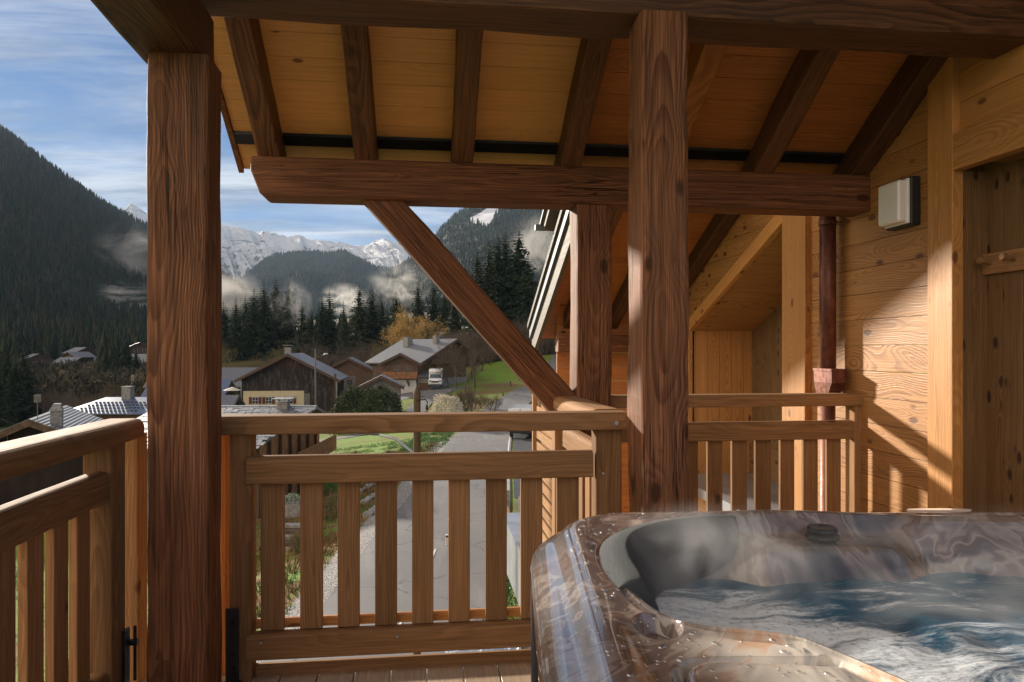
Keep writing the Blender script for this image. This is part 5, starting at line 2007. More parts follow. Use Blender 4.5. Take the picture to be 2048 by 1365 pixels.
M_GREYW = plain('grey weathered boards', (.17, .155, .15), .85, nscale=4, vary=.25)
M_CREAM = plain('cream render', (.62, .53, .36), .85, nscale=2, vary=.06)
M_WHITE = plain('white render', (.72, .70, .66), .85, nscale=2, vary=.05)
M_STONE = plain('grey stone', (.26, .25, .24), .9, nscale=6, vary=.3, bumpy=.4)
M_RED = plain('oxblood shutter', (.13, .03, .03), .7)
M_GLASS = plain('dark window glass', (.05, .065, .085), .12, spec=.9)
M_FRAME = plain('white window frame', (.65, .63, .60), .6)
M_TRIMW = plain('brown trim', (.095, .055, .038), .7)
M_BLUER = plain('blue metal roof', (.10, .135, .22), .35, .2, nscale=2, vary=.12)
M_RIB = plain('pale ribbed sheet', (.34, .35, .36), .4, .1, nscale=3, vary=.12)
M_WPAINT = plain('white vehicle paint', (.80, .81, .83), .3, coat=.3, vary=.02)


def hpart(root, mb, name, mat, label=None):
    o = mb.build(name, mat, root, label=label)
    return o


def slab(mb, x0, x1, y0, y1, zf, th):
    """roof slab: x0->x1 with heights zf(x)"""
    mb.prism([(x0, y0, zf(x0)), (x1, y0, zf(x1)), (x1, y0, zf(x1) + th), (x0, y0, zf(x0) + th)], (0, y1 - y0, 0))


def house(name, label, cat, loc, rz, WL, WR, L, eave, pitch, over=.7, fover=.7, wall=None, roof=None, low=None, lowh=0, lowx=None,
          trim=None, group=None, below=3.0, pitchL=None):
    """gable toward -y; ridge at x=0; WL/WR half widths; eave = wall height at right side"""
    r_ = thing(name, label, cat, loc, rz, group)
    tp = math.tan(pitch)
    H = eave + WR * tp
    tpl = tp if pitchL is None else math.tan(pitchL)
    zl = H - WL * tpl
    m = MB()
    m.prism([(-WL, 0, -below), (WR, 0, -below), (WR, 0, eave), (0, 0, H), (-WL, 0, zl)], (0, L, 0), axis=2)
    hpart(r_, m, 'wall', wall)
    if low:
        m = MB()
        a, b = lowx or (-WL, WR)
        m.box(((a + b) / 2 - .0, L / 2 - .02, (lowh - below) / 2), (b - a + .12, L + .12, lowh + below))
        hpart(r_, m, 'ground_floor', low)
    th = .20
    m = MB()
    slab(m, 0, WR + over, -fover, L + fover, lambda x: H + .06 - abs(x) * tp, th)
    rr_ = hpart(r_, m, 'roof', roof, None)
    m = MB()
    slab(m, -WL - over, -.001, -fover, L + fover, lambda x: H + .06 - abs(x) * tpl, th)
    hpart(r_, m, 'roof', roof)
    m = MB()
    for a, b, q in ((0, WR + over, tp), (0, -WL - over, tpl)):
        m.prism([(a, -fover - .05, H - .22), (b, -fover - .05, H - .22 - abs(b) * q), (b, -fover - .05, H + .24 - abs(b) * q), (a, -fover - .05, H + .24)], (0, .045, 0))
    hpart(r_, m, 'barge_board', trim or M_TRIMW)
    return r_, H


def window(root, x, z, w, h, y=0.0, shut=None, bars=True, frame=None):
    m = MB()
    m.box((x, y - .05, z), (w + .12, .06, h + .12))
    f_ = hpart(root, m, 'window', frame or M_FRAME)
    m = MB(); m.box((x, y - .085, z), (w, .02, h))
    g_ = m.build('pane', M_GLASS, f_)
    if bars:
        m = MB(); m.box((x, y - .10, z), (.05, .03, h)); m.box((x, y - .10, z), (w, .025, .05))
        m.build('glazing_bar', frame or M_FRAME, f_)
    if shut:
        for s in (-1, 1):
            m = MB(); m.box((x + s * (w * .5 + .08 + w * .27), y - .10, z), (w * .52, .05, h + .1))
            hpart(root, m, 'shutter', shut)


def place(u, v_apex, d_, H):
    p_ = at_d(u, v_apex, d_)
    return Vector((p_.x, p_.y, p_.z - H))


# big dark barn with a cream lower storey
tp = math.radians(27.5)
Hb = 5.0 + 7.3 * math.tan(tp)
loc = place(577, 707, 116, Hb + .25)
bn, H = house('barn', 'large dark weathered barn with a cream lower storey and red shutters', 'barn', loc, 0, 7.2, 7.3, 13, 5.0, tp, .9, 1.2, M_BARN, M_SLATE,
              M_CREAM, 3.05, (-6.9, 2.35), M_TRIMW)
for x in (-4.85, -1.75, .25 + 0):
    pass
for uu_ in (513, 539, 580):
    window(bn, (uu_ - 577) / F * 116, 1.55, .85, 1.0, y=-.06, shut=M_RED)
m = MB(); m.box(((613 - 577) / F * 116, -.05, 1.3), (.9, .08, 2.6)); hpart(bn, m, 'door', M_GREYW)
m = MB(); m.box((-.95, 5, H + .5), (1.0, 1.0, 1.4)); m.box((-.95, 5, H + 1.55), (1.5, 1.3, .10)); hpart(bn, m, 'chimney', M_STONE)
m = MB(); m.tube([(-.2 - 7.4, -.9, 5.1), (-7.3, -.1, 4.6), (-7.25, -.1, 0)], .06, 6); m.tube([(7.6, -.1, 4.9), (7.5, -.1, 0)], .07, 6); hpart(bn, m, 'gutter_pipe', M_ZINC)
m = MB(); m.box((7.45, -1.0, 2.0), (.3, .3, 7.6)); hpart(bn, m, 'post', M_BROWNW)

# small grey house between barn and chalet
Hs = 4.6 + 3.9 * math.tan(R(27))
sm, H = house('house', 'small grey house with a pale roof half hidden behind the barn', 'house', place(697, 716, 138, Hs + .25), 0, 3.9, 4.4, 8, 4.4, R(27), .8, .7, M_BROWNW, M_SLATE, M_GREYW, 3.4, (-1.9, 1.3), M_TRIMW)
window(sm, .2, 2.2, .9, .9, y=-.06, frame=M_GREYW)
window(sm, -1.2, 2.2, .5, .9, y=-.06, frame=M_GREYW, bars=False)

# shed in front
Hh = 3.0 + 3.0 * math.tan(R(25))
sh_, H = house('shed', 'grey shed with a bright roof edge right of the round bushes', 'shed', place(762, 750, 101, Hh + .2), 0, 2.6, 2.6, 4.5, 3.0, R(26), .6, .5, M_GREYW, M_SLATE, trim=M_TRIMW)
m = MB(); m.box((1.9, -.04, 1.0), (.7, .06, 1.9)); hpart(sh_, m, 'door', M_DARKW)

# the chalet on the meadow: a front gable with balcony, and the big roof behind
Hc = 5.6 + 3.0 * math.tan(R(27))
c1, H = house('chalet', 'chalet with a red balcony front gable, white ground floor and big grey slate roof', 'chalet', place(800, 706, 125, Hc + .25), 0, 3.05, 3.05, 6.5, 4.05 + 1.5, R(27), .7, .9, M_BROWNW, M_SLATE, M_WHITE, 2.75, (-1.7, 2.7), M_TRIMW)
window(c1, -.35, 4.5, 1.0, 1.1, shut=None, frame=M_ORW)
window(c1, 1.35, 4.5, 1.0, 1.1, frame=M_ORW)
window(c1, -.9, 1.4, .5, .35, y=-.06, bars=False)
m = MB(); m.box((-.1, -.75, 3.05), (6.0, 1.4, .16))
for k in range(28):
    m.box((-3.0 + k * .215, -1.42, 3.55), (.15, .03, .95))
m.box((-.1, -1.42, 4.05), (6.1, .10, .09)); m.box((-.1, -1.42, 3.15), (6.1, .06, .12))
hpart(c1, m, 'balcony', M_ORW)
m = MB()
m.timber((1.55, -.06, 1.6), (1.1, -1.0, 2.9), .14, .14); m.box((1.55, -.08, 2.2), (.14, .1, 1.4))
hpart(c1, m, 'bracket', M_TRIMW)
# garage bay
m = MB(); m.box((4.15, 1.9, 1.4), (2.2, 3.4, 3.6)); hpart(c1, m, 'garage', M_STONE)
m = MB(); m.box((4.15, .16, 1.0), (1.8, .06, 2.3)); hpart(c1, m, 'garage_door', M_BROWNW)
m = MB(); m.prism([(3.1, -.3, 3.15), (5.9, -.3, 3.15), (5.9, 2.4, 4.1), (3.1, 2.4, 4.1)], (0, 0, .14)); hpart(c1, m, 'roof', M_SLATE)
# big body with its roof, turned
ap = at_d(904, 678, 133)
base_z = loc.z
b_yaw = math.atan2(9.8, 8.0)
c2 = thing('chalet_tmp', None, None)
Hm = 8.6
lx_, ly_ = W2(*( (904 - 1024) / F * 133, 133))
bpy.data.objects.remove(c2)
c2, H = house('chalet', 'tall brown chalet wing under the widest grey roof, behind the camper van', 'chalet', (ap.x, ap.y, ap.z - (5.0 + 7.8 * math.tan(R(25)) + .25)), b_yaw - YAW, 8.6, 3.8, 12, 5.0 + 4.0 * math.tan(R(25)), R(25), .8, 1.4,
              M_BROWNW, M_SLATE, M_STONE, 1.8, None, M_TRIMW)
m = MB(); m.box((-2.5, -.6, 4.4), (7.5, 1.1, .15))
for k in range(34):
    m.box((-6.15 + k * .22, -1.14, 4.85), (.15, .03, .85))
m.box((-2.5, -1.14, 5.3), (7.5, .1, .09)); hpart(c2, m, 'balcony', M_BROWNW)
for x in (-5.6, -2.6, 1.4):
    window(c2, x, 3.3, 1.1, 1.2, frame=M_ORW)
window(c2, -1.0, 6.0, 1.1, 1.1, frame=M_ORW)
m = MB(); m.box((-1.6, 2.5, H + .1), (.9, .9, 1.6)); hpart(c2, m, 'chimney', M_STONE)
m = MB(); m.box((-2.6, 9, H - .3), (1.3, 1.3, 1.8)); hpart(c2, m, 'chimney', M_STONE)

# long pale building behind the bare trees
p_ = at_d(955, 662, 188)
lb_, H = house('building', 'long pale roofed building behind the leafless trees right of the chalet', 'building', (p_.x + 6, p_.y, p_.z - 6.2), R(90), 4.5, 4.5, 15, 3.8, R(22), .8, .8, M_STONE, M_RIB)
p_ = at_d(994, 676, 176)
wb, H = house('house', 'small cream house showing under the brace at the top of the meadow', 'house', (p_.x, p_.y, p_.z - 4.0), R(20), 1.8, 1.8, 5, 2.9, R(28), .4, .4, M_CREAM, M_SLATE)
window(wb, 0, 2.0, .7, .8)

# roofs just right of the corner post
p_ = at_d(440, 741, 132)
gb, H = house('house', 'house with a broad weathered grey roof left of the barn', 'house', (p_.x + 6, p_.y + 2, p_.z - 7.2), R(90), 5.5, 5.5, 17, 4.6, R(27), .8, .8, M_DARKW, M_SLATE)
p_ = at_d(432, 766, 96)
g2, H = house('house', 'small blue grey tin roofed house beside the corner post', 'house', (p_.x + 1.4, p_.y, p_.z - 4.6), R(90), 3.6, 3.6, 9, 2.8, R(28), .6, .6, M_DARKW, M_BLUER)
p_ = at_d(432, 796, 88)
g3, H = house('shed', 'low grey roofed lean-to beside the corner post below the tin roof', 'shed', (p_.x + 2.2, p_.y, p_.z - 3.2), R(90), 2.4, 2.4, 9, 2.2, R(24), .5, .5, M_DARKW, M_SLATE)
um = thing('parasol', 'pale open parasol on the terrace left of the barn', 'parasol', (*W2((465 - 1024) / F * 92, 92), -8))
m = MB()
n = 8
zt = EYE + (700 - 774) / F * 92 + 8
vs = [(0, 0, zt)] + [(1.15 * math.cos(6.283 * k / n), 1.15 * math.sin(6.283 * k / n), zt - .45) for k in range(n)]
m.add(vs, [(0, 1 + k, 1 + (k + 1) % n) for k in range(n)]); m.build('canopy', M_PALE, um)
m = MB(); m.tube([(0, 0, -1), (0, 0, zt)], .04, 6); m.build('pole', M_TRIMW, um)

# near house seen over and through the middle railing
rl = at_d(620, 819, 45.5)
nh = thing('house', 'near orange boarded house with slate roof and metal capped chimney, seen through the railing', 'house', (rl.x, rl.y, -8.0), -YAW)
zr = rl.z + 8.0
ze = at_d(590, 905, 37.5).z + 8.0
m = MB()
depth = 8.0
m.prism([(-9.6, 0, zr), (.45, 0, zr), (-.75, -depth, ze), (-9.6, -depth, ze)], (0, 0, .16)); o = hpart(nh, m, 'roof', M_SLATE)
m = MB(); m.prism([(-9.6, 0, zr), (.45, 0, zr), (.45, 7.0, ze), (-9.6, 7.0, ze)], (0, 0, .16)); hpart(nh, m, 'roof', M_SLATE)
# rows of thick stone slates give the ridge and courses their uneven edge
m = MB()
r2 = random.Random(5)
for row_k in range(17):
    q = (row_k + .5) / 17
    xk = -9.4
    while xk < .3 - q * 1.1:
        w_ = r2.uniform(.35, .6)
        yk = -depth * q
        zk = zr + (ze - zr) * q + .17 + r2.uniform(0, .02)
        dz_ = (ze - zr) / 17 * .55
        m.prism([(xk, yk + .26, zk - dz_ * .9), (xk + w_ - .03, yk + .26, zk - dz_ * .9), (xk + w_ - .03, yk - .26, zk + dz_), (xk, yk - .26, zk + dz_)], (0, 0, .035 + r2.uniform(0, .02)))
        xk += w_
hpart(nh, m, 'slates', M_SLATE)
m = MB(); m.box((-4.6, .03, zr + .20), (10.0, .30, .07)); hpart(nh, m, 'ridge_cap', M_ZINC)
m = MB()
m.prism([(-1.0, -depth + 1.2, -2), (-1.0, 6.0, -2), (-1.0, 6.0, ze + .3), (-1.0, 0, zr - .1), (-1.0, -depth + 1.2, ze + .35)], (-.2, 0, 0), axis=2)
hpart(nh, m, 'wall', M_ORW)
m = MB(); m.box((-5.1, -depth + 1.6, (ze - 2) / 2), (8.2, .3, ze + 2), axis=2); hpart(nh, m, 'wall', M_GREYW, 'grey boarded front wall')
m = MB()
for k in range(7):
    y_ = -depth + 1.2 + k * 1.9
    zq = zr - .1 - abs(y_) * (zr - ze) / depth - .05
    m.box((-.88, y_, (zq - .5) / 2), (.14, .16, zq + .5))
hpart(nh, m, 'gable_post', M_TRIMW)
m = MB(); m.box((-.35, 1.0, zr - 3.2), (1.4, 9.0, .14))
for k in range(40):
    m.box((.33, -3.4 + k * .225, zr - 2.7), (.03, .16, .85))
m.box((.33, 1.0, zr - 2.25), (.08, 9.1, .07)); hpart(nh, m, 'balcony', M_ORW)
chx = (557 - 1024) / F * 44 - (620 - 1024) / F * 45.5
m = MB(); m.box((chx, -.5, zr + .05), (.62, .62, .9)); c_ = hpart(nh, m, 'chimney', M_STONE)
m = MB(); m.box((chx, -.5, zr + .56), (.8, .8, .06)); m.box((chx, -.5, zr + .72), (1.25, 1.0, .04))
for a in (-.3, .3):
    m.box((chx + a, -.5, zr + .63), (.05, .5, .16))
m.build('chimney_cap', M_ZINC, c_)

# trampoline legs, garden table and planter, steps
def on_ground(u, d_, dz=0):
    xc_ = (u - 1024) / F * d_
    X_, Y_ = W2(xc_, d_)
    return Vector((X_, Y_, gz(X_, Y_) + dz))


gp = on_ground(503, 33)
fr_ = thing('play_frame', 'dark green garden play frame by the grey wall, seen between post and first baluster', 'play frame', gp)
m = MB()
m.tube([(0, 0, 0), (0, 0, 2.6)], .05, 8); m.tube([(-1.6, .4, 0), (-1.6, .4, 2.6)], .05, 8); m.tube([(0, 0, .75), (-1.6, .4, .75)], .04, 8); m.tube([(0, 0, .75), (.1, -.5, 0)], .035, 8)
m.build('frame', plain('dark green tube', (.03, .07, .06), .5), fr_)
gp = on_ground(587, 31.5)
st_ = thing('garden_steps', 'rough timber and stone steps climbing the garden bank', 'steps', gp, -YAW)
for k in range(6):
    m = MB(); m.box((.0, -.6 + k * .36, -.25 + k * .17), (1.5, .40, .16), ch=.02); m.build('step', M_STONE if k % 2 else M_TRIMW, st_)
gp = on_ground(586, 38)
pl_ = thing('planter', 'pale stone planter with white flowers at the head of the garden steps', 'planter', gp, -YAW)
m = MB(); m.prism([(-.45, -.35, .0), (.45, -.35, .0), (.45, .35, .0), (-.45, .35, .0)], (0, 0, .75)); m.build('box', M_STONE, pl_)
V_, F_ = leafball(3, .6, .5, .45, 900, .07); V_[:, 2] += .85
o = np_mesh('flowers', V_, F_, [plain('white flowers and leaves', (.35, .42, .32), .7, vary=.6, nscale=25)], smooth=False, parent=pl_)
gp = on_ground(700, 49)
tb = thing('garden_bench', 'low dark garden bench with stones on the upper lawn', 'bench', gp, -YAW)
m = MB(); m.box((0, 0, .42), (3.2, .6, .08)); m.build('seat', M_DARKW, tb)
m = MB(); m.box((-1.3, 0, .2), (.15, .5, .42)); m.box((1.3, 0, .2), (.15, .5, .42)); m.build('leg', M_STONE, tb)
# terraced stone edging along the bank
for i, (u, d_) in enumerate(((738, 40), (728, 44), (744, 36))):
    gp = on_ground(u, d_)
    m = MB()
    r2 = random.Random(i)
    for k in range(9):
        s_ = r2.uniform(.15, .32)
        m.box((k * .05 + r2.uniform(-.1, .1), k * .32 - 1.3, s_ * .3), (s_ * 1.5, s_ * 1.2, s_), ch=.04)
    o = m.build('rock_edging', M_STONE, None); o.location = gp; o.rotation_euler = (0, 0, -YAW)
    props(o, ('row of pale rocks edging the bank above the gravel, middle run', 'row of rocks edging the bank, farthest run', 'row of rocks edging the bank, nearest run')[i], 'rocks', 'rock edging on the garden bank')

# houses left of the corner post
p0, p1 = at_d(62, 837, 47), at_d(132, 823, 58)
dirv = Vector((p1.x - p0.x, p1.y - p0.y))
rz = math.atan2(-dirv.x, dirv.y)
Hn = 3.2 + 4.2 * math.tan(R(25))
lh, H = house('house', 'house with a pale ribbed sheet roof and antenna beyond the left handrail', 'house', (p0.x, p0.y, p0.z - Hn - .25), rz, 4.6, 4.2, dirv.length - .6, 3.2, R(25), .8, .6, M_DARKW, M_RIB, trim=M_BROWNW)
m = MB()
for k in range(22):
    q = .2 + k * .235
    zf = H + .06 + .20 - q * math.tan(R(25))
    m.box((q, (dirv.length - .6) / 2, zf + .02), (.05, dirv.length + .6, .05), axis=1)
hpart(lh, m, 'roof_rib', M_GREYW)
m = MB(); m.box((1.3, .8, H + .0), (.65, .65, 1.3)); m.prism([(.9, .4, H + .65), (1.7, .4, H + .65), (1.5, .8, H + 1.1), (1.1, .8, H + 1.1)], (0, .5, 0)); hpart(lh, m, 'chimney', M_STONE)
m = MB(); m.tube([(.3, .3, H), (.3, .3, H + 1.7)], .025, 5); m.box((.3, .3, H + 1.5), (.4, .05, .5)); m.tube([(-1.2, -.4, H - .7), (-1.2, -.4, H - 1.6)], .02, 5); hpart(lh, m, 'antenna', M_GREYW)
p0 = at_d(212, 797, 74)
bh = thing('house', 'blue metal roofed house with snow guards just left of the corner post', 'house', (p0.x, p0.y, -10.5), -YAW)
zr = p0.z + 10.5
ze = at_d(190, 829, 70).z + 10.5
m = MB(); m.prism([(0, 0, zr), (6.5, 0, zr), (6.5, -4.5, ze), (-2.2, -4.5, ze)], (0, 0, .12))
for j in range(4):
    for k in range(16):
        q = .35 + j * .17
        m.box((-1.7 * q + .5 + k * .4, -4.5 * q, zr + (ze - zr) * q + .16), (.22, .08, .09), mi=1)
hpart(bh, m, 'roof', [M_BLUER, M_BLACK])
m = MB(); m.prism([(0, 0, zr), (6.5, 0, zr), (6.5, 4.5, ze), (-2.2, 4.5, ze)], (0, 0, .12)); hpart(bh, m, 'roof', M_BLUER)
m = MB(); m.box((2.6, 0, ze / 2 - .5), (7.2, 7.2, ze + 1.3), axis=2); hpart(bh, m, 'wall', M_BROWNW)
m = MB(); m.box((2.4, -.3, zr + .5), (.9, .8, 1.3)); m.box((2.4, -.3, zr + 1.2), (1.0, .9, .08)); hpart(bh, m, 'chimney', M_STONE)
m = MB(); m.tube([(2.5, 0, zr), (2.7, 0, zr + 2.3)], .03, 5); m.box((2.72, 0, zr + 2.1), (.35, .05, .6)); hpart(bh, m, 'antenna', M_GREYW)

for (u, v, d_, w_, rz, lb) in ((78, 709, 330, 6.5, .7, 'grey roofed house at the foot of the wooded mountain, leftmost of the far ones'), (138, 705, 350, 5.0, -.6, 'dark far house second from the left at the mountain foot'),
                               (172, 696, 360, 5.5, .9, 'far chalet with a pale gable at the mountain foot above the woods'), (280, 686, 300, 5, .4, 'far chalet beside the corner post at the mountain foot'),
                               (160, 716, 330, 6.5, 1.3, 'long low far house below the others at the mountain foot'), (105, 733, 290, 4, 1.2, 'small pale roofed hut among bare trees below the far houses')):
    Hq = 4.2 + w_ * math.tan(R(24))
    fh, H = house('far_house', lb, 'house', place(u, v, d_, Hq), rz, w_, w_, 9, 4.2, R(24), .9, .9, M_BROWNW, M_SLATE, M_WHITE if w_ < 6 else M_STONE, 1.8, group='far houses at the foot of the left mountain', below=9)
    window(fh, -1.5, 3.2, 1, 1.1, bars=False); window(fh, 1.5, 3.2, 1, 1.1, bars=False)

# ------------------------------------------------------------------ vehicles
def wheel(mb, x, y, z, r, w):
    mb.tube([(x - w / 2, y, z), (x + w / 2, y, z)], r, 18)


gp = on_ground(870, 121)
cv = thing('camper_van', 'white camper van parked beside the chalet garage', 'camper van', (gp.x, gp.y, at_d(870, 775, 121).z), R(-4))
m = MB()
prof = [(0, .35), (0, 1.05), (.12, 1.28), (.95, 1.45), (1.55, 2.15), (1.35, 2.55), (1.75, 3.0), (6.2, 3.05), (6.3, .5), (5.2, .35)]
m.prism([(-1.1, y, z) for y, z in prof], (2.2, 0, 0)); o = m.build('body', M_WPAINT, cv)
bv = o.modifiers.new('b', 'BEVEL'); bv.width = .09; bv.segments = 3
m = MB(); m.prism([(-.95, .98, 1.50), (.95, .98, 1.50), (.90, 1.52, 2.10), (-.90, 1.52, 2.10)], (0, -.03, .03)); m.build('windscreen', M_GLASS, cv)
m = MB(); m.box((0, -.02, .92), (1.25, .06, .26)); m.build('grille', M_BLACK, cv)
m = MB(); m.box((0, -.03, .50), (2.1, .12, .2), ch=.03); m.build('bumper', M_GREYW, cv)
for s in (-1, 1):
    m = MB(); m.box((s * .82, -.0, 1.05), (.34, .10, .22), ch=.03); m.build('headlight', M_GLASS, cv)
    m = MB(); m.box((s * 1.28, .9, 1.55), (.22, .14, .42), ch=.03); m.build('mirror', M_BLACK, cv)
    for yk in (.95, 4.9):
        m = MB(); wheel(m, s * .98, yk, .36, .36, .24); m.build('wheel', M_BLACK, cv)

gp = on_ground(1040, 64)
tv = thing('box_truck', 'white box truck with a ribbed roof parked on the road side behind the handrail', 'truck', (gp.x, gp.y, gz(gp.x, gp.y) + .06), R(-13))
m = MB(); m.box((0, 2.6, 1.75), (2.1, 5.0, 1.9), ch=.04); o = m.build('box_body', M_WPAINT, tv)
m = MB()
for k in range(9):
    m.box((-.8 + k * .2, 2.6, 2.715), (.05, 4.8, .03))
m.box((-1.0, 2.6, 2.72), (.08, 5.0, .06)); m.box((1.0, 2.6, 2.72), (.08, 5.0, .06))
m.build('roof_rib', M_RIB, tv)
m = MB(); m.prism([(-1.0, 5.2, .45), (-1.0, 5.2, 2.2), (-1.0, 6.1, 2.15), (-1.0, 6.6, 1.3), (-1.0, 6.9, 1.15), (-1.0, 6.9, .45)], (2.0, 0, 0)); m.build('cab', M_WPAINT, tv)
m = MB(); m.box((0, 3.2, .62), (1.7, 6.0, .25)); m.build('chassis', M_BLACK, tv)
m = MB(); m.box((0, .08, 1.75), (.04, .03, 1.8)); m.box((0, .08, .9), (2.0, .03, .06)); m.build('rear_door_seam', M_GREYW, tv)
for s in (-1, 1):
    m = MB(); m.box((s * .95, .07, .75), (.14, .05, .28)); m.build('tail_light', M_RED, tv)
    m = MB(); m.box((s * 1.2, 6.0, 1.7), (.2, .12, .45)); m.build('mirror', M_BLACK, tv)
    for yk in (1.2, 5.9):
        m = MB(); wheel(m, s * .88, yk, .38, .38, .26); m.build('wheel', M_BLACK, tv)
# machine standing behind the truck
gp = on_ground(1090, 72)
ex = thing('digger', 'small black and yellow digger arm beside the truck, mostly hidden by the post', 'digger', gp)
m = MB(); m.box((.3, .8, .9), (1.8, 2.2, 1.3), ch=.1); m.build('body', plain('yellow machine paint', (.55, .33, .03), .5), ex)
m = MB(); m.timber((-.2, 0, 1.2), (-.4, -.6, 3.6), .2, .28); m.timber((-.4, -.6, 3.6), (-.1, -1.0, 2.0), .18, .22); m.box((-.1, -.8, 3.7), (.5, .5, .4)); m.build('arm', M_BLACK, ex)
m = MB(); m.box((.3, .8, .3), (2.0, 2.4, .45), ch=.1); m.build('track', M_BLACK, ex)

# ------------------------------------------------------------------ poles and lamps
gx_, gy_ = W2((834 - 1024) / F * 10.5, 10.5)
wp = thing('wooden_pole', 'weathered wooden pole with a pointed head just beyond the railing', 'pole', (gx_, gy_, -6.0))
zt = EYE + (700 - 770) / F * 10.5 + 6.0
m = MB()
m.timber((0, 0, -.3), (0, 0, zt - .12), .105, .105, r=.045, up=Vector((0, 1, 0)), nseg=30, wob=.006, segs=4)
W_POLE = wood('old pole wood', (.13, .095, .055), (.06, .045, .028), freq=60, bump=.6, fibre=.5, rough=.85, knots=.2)
m.tube([(0, 0, zt - .13), (0, 0, zt)], [.058, .008], 10)
m.build('shaft', W_POLE, wp)
m = MB()
m.tube([(0, -.06, zt - .22), (.12, -.06, zt - .21), (.15, -.06, zt - .25), (.14, -.06, zt - .30)], .010, 6)
m.tube([(.14, -.06, zt - .29), (.14, -.06, zt - .36)], [.016, .022], 8)
m.tube([(0, -.06, zt - .42), (-.07, -.06, zt - .44), (-.09, -.06, zt - .52)], .010, 6)
m.build('insulator_bracket', M_BLACK, wp)
gx_, gy_ = W2((846 - 1024) / F * 19, 19)
sl_ = thing('street_lamp', 'grey street lamp with a curved arm reaching left below the handrail', 'street lamp', (gx_, gy_, gz(gx_, gy_)), -YAW)
pa, pb, pc = [at_d(u, v, 19).z - gz(gx_, gy_) for u, v in ((745, 868), (790, 882), (846, 940))]
m = MB()
m.tube([(0, 0, 0), (0, 0, pc - .5), (-.03, 0, pc), (-.22, 0, pc + .42), (-.72, 0, pb + .05), (-1.25, 0, pa)], [.07, .055, .045, .04, .035, .03], 10)
m.build('pole', M_ZINC, sl_, smooth=True)
m = MB(); m.tube([(-1.15, 0, pa - .02), (-1.3, 0, pa + .04), (-1.62, 0, pa + .10), (-1.75, 0, pa + .10)], [.03, .09, .09, .03], 10); m.build('lamp_head', M_GREYW, sl_)
gp = on_ground(631, 104)
s2 = thing('street_lamp', 'tall street lamp pole in front of the barn', 'street lamp', gp)
zt = EYE + (700 - 698) / F * 104 - gp.z
m = MB(); m.tube([(0, 0, 0), (0, 0, zt)], [.14, .09], 8); m.tube([(0, 0, zt - 1.4), (1.2, 0, zt - .85)], .04, 6); m.build('pole', M_GREYW, s2)
m = MB(); m.tube([(1.1, 0, zt - .9), (1.3, 0, zt - .76), (1.75, 0, zt - .7)], [.05, .14, .08], 8); m.build('lamp_head', M_FRAME, s2)
a_ = gp + Vector((0, 0, zt - .2)); b_ = at_d(770, 697, 128)
m = MB(); m.tube([a_.lerp(b_, k / 8) - Vector((0, 0, math.sin(math.pi * k / 8) * .5)) for k in range(9)], .018, 4)
o = m.build('power_line', M_GREYW); props(o, 'thin cable running right from the lamp pole by the barn', 'cable')
gp = on_ground(894, 27.5)
mk_ = thing('marker_post', 'short white and red road marker post on the asphalt', 'marker post', gp + Vector((0, 0, .06)))
m = MB(); m.box((0, 0, .2), (.10, .10, .40), ch=.01); m.build('post', M_FRAME, mk_)
m = MB(); m.box((0, 0, .33), (.106, .106, .09), ch=.01); m.build('band', M_RED, mk_)
for i, (u, v, d_) in enumerate(((1044, 753, 133), (1027, 766, 124), (1012, 783, 108))):
    xc_ = (u - 1024) / F * d_
    X_, Y_ = W2(xc_ - .4, d_)
    fp = thing('fence_post', ('leaning fence post at the top of the road edge', 'small fence post in the middle of the road edge', 'lowest small stake of the road edge')[i], 'post', (X_, Y_, gz(X_, Y_)), 0, 'stakes along the meadow edge')
    m = MB(); m.timber((0, 0, -.2), (-.25 + .1 * i, 0, (1.5, .9, .6)[i]), .16, .16); m.build('stake', M_DARKW, fp)

# fence and low wall of the drive under the balcony
df_ = thing('drive_fence', 'wooden fence with a sloping top rail beside the drive below', 'fence', (0, 0, 0))
m = MB()
pA_, pB_ = at_d(1042, 1105, 22.0), at_d(1013, 1015, 28.5)
m.timber(pA_ + (pA_ - pB_) * .5, pB_, .16, .09, r=.02); m.build('top_rail', W_RAIL, df_)
m = MB()
for k in range(-20, 42):
    q = pA_.lerp(pB_, k / 40)
    if k % 2 == 0:
        m.box((q.x, q.y, q.z - .55), (.03, .11, .95), axis=2)
m.build('pickets', W_RAIL, df_)
o = None
pC_ = at_d(1015, 955, 35)
m = MB(); m.prism([Vector((pB_.x, pB_.y + .6, pB_.z - 1.2)), Vector((pC_.x + .1, pC_.y + 2, pC_.z - 1.1)), Vector((pC_.x + .1, pC_.y + 2, pC_.z + .1)), Vector((pB_.x, pB_.y + .6, pB_.z + .55))], (.2, 0, 0))
o = m.build('low_wall', M_STONE); props(o, 'low pale rendered wall beyond the fence of the drive', 'wall')
gp = on_ground(960, 18.2)
sx_ = np.linspace(-.9, .9, 30); sy_ = np.linspace(-.5, .5, 18)
SXm, SYm = np.meshgrid(sx_, sy_)
SZ = .12 + .12 * np.abs(fbm(SXm, SYm, 7, 4, 5))
o = np_mesh('plastic_sheet', np.stack([SXm, SYm, SZ], -1).reshape(-1, 3), grid_faces(*SXm.shape), plain('crumpled blue grey plastic', (.35, .42, .50), .3), smooth=False)
o.location = gp + Vector((0, -.9, .1)); props(o, 'crumpled pale blue plastic sheet on the ground under the railing', 'sheet')
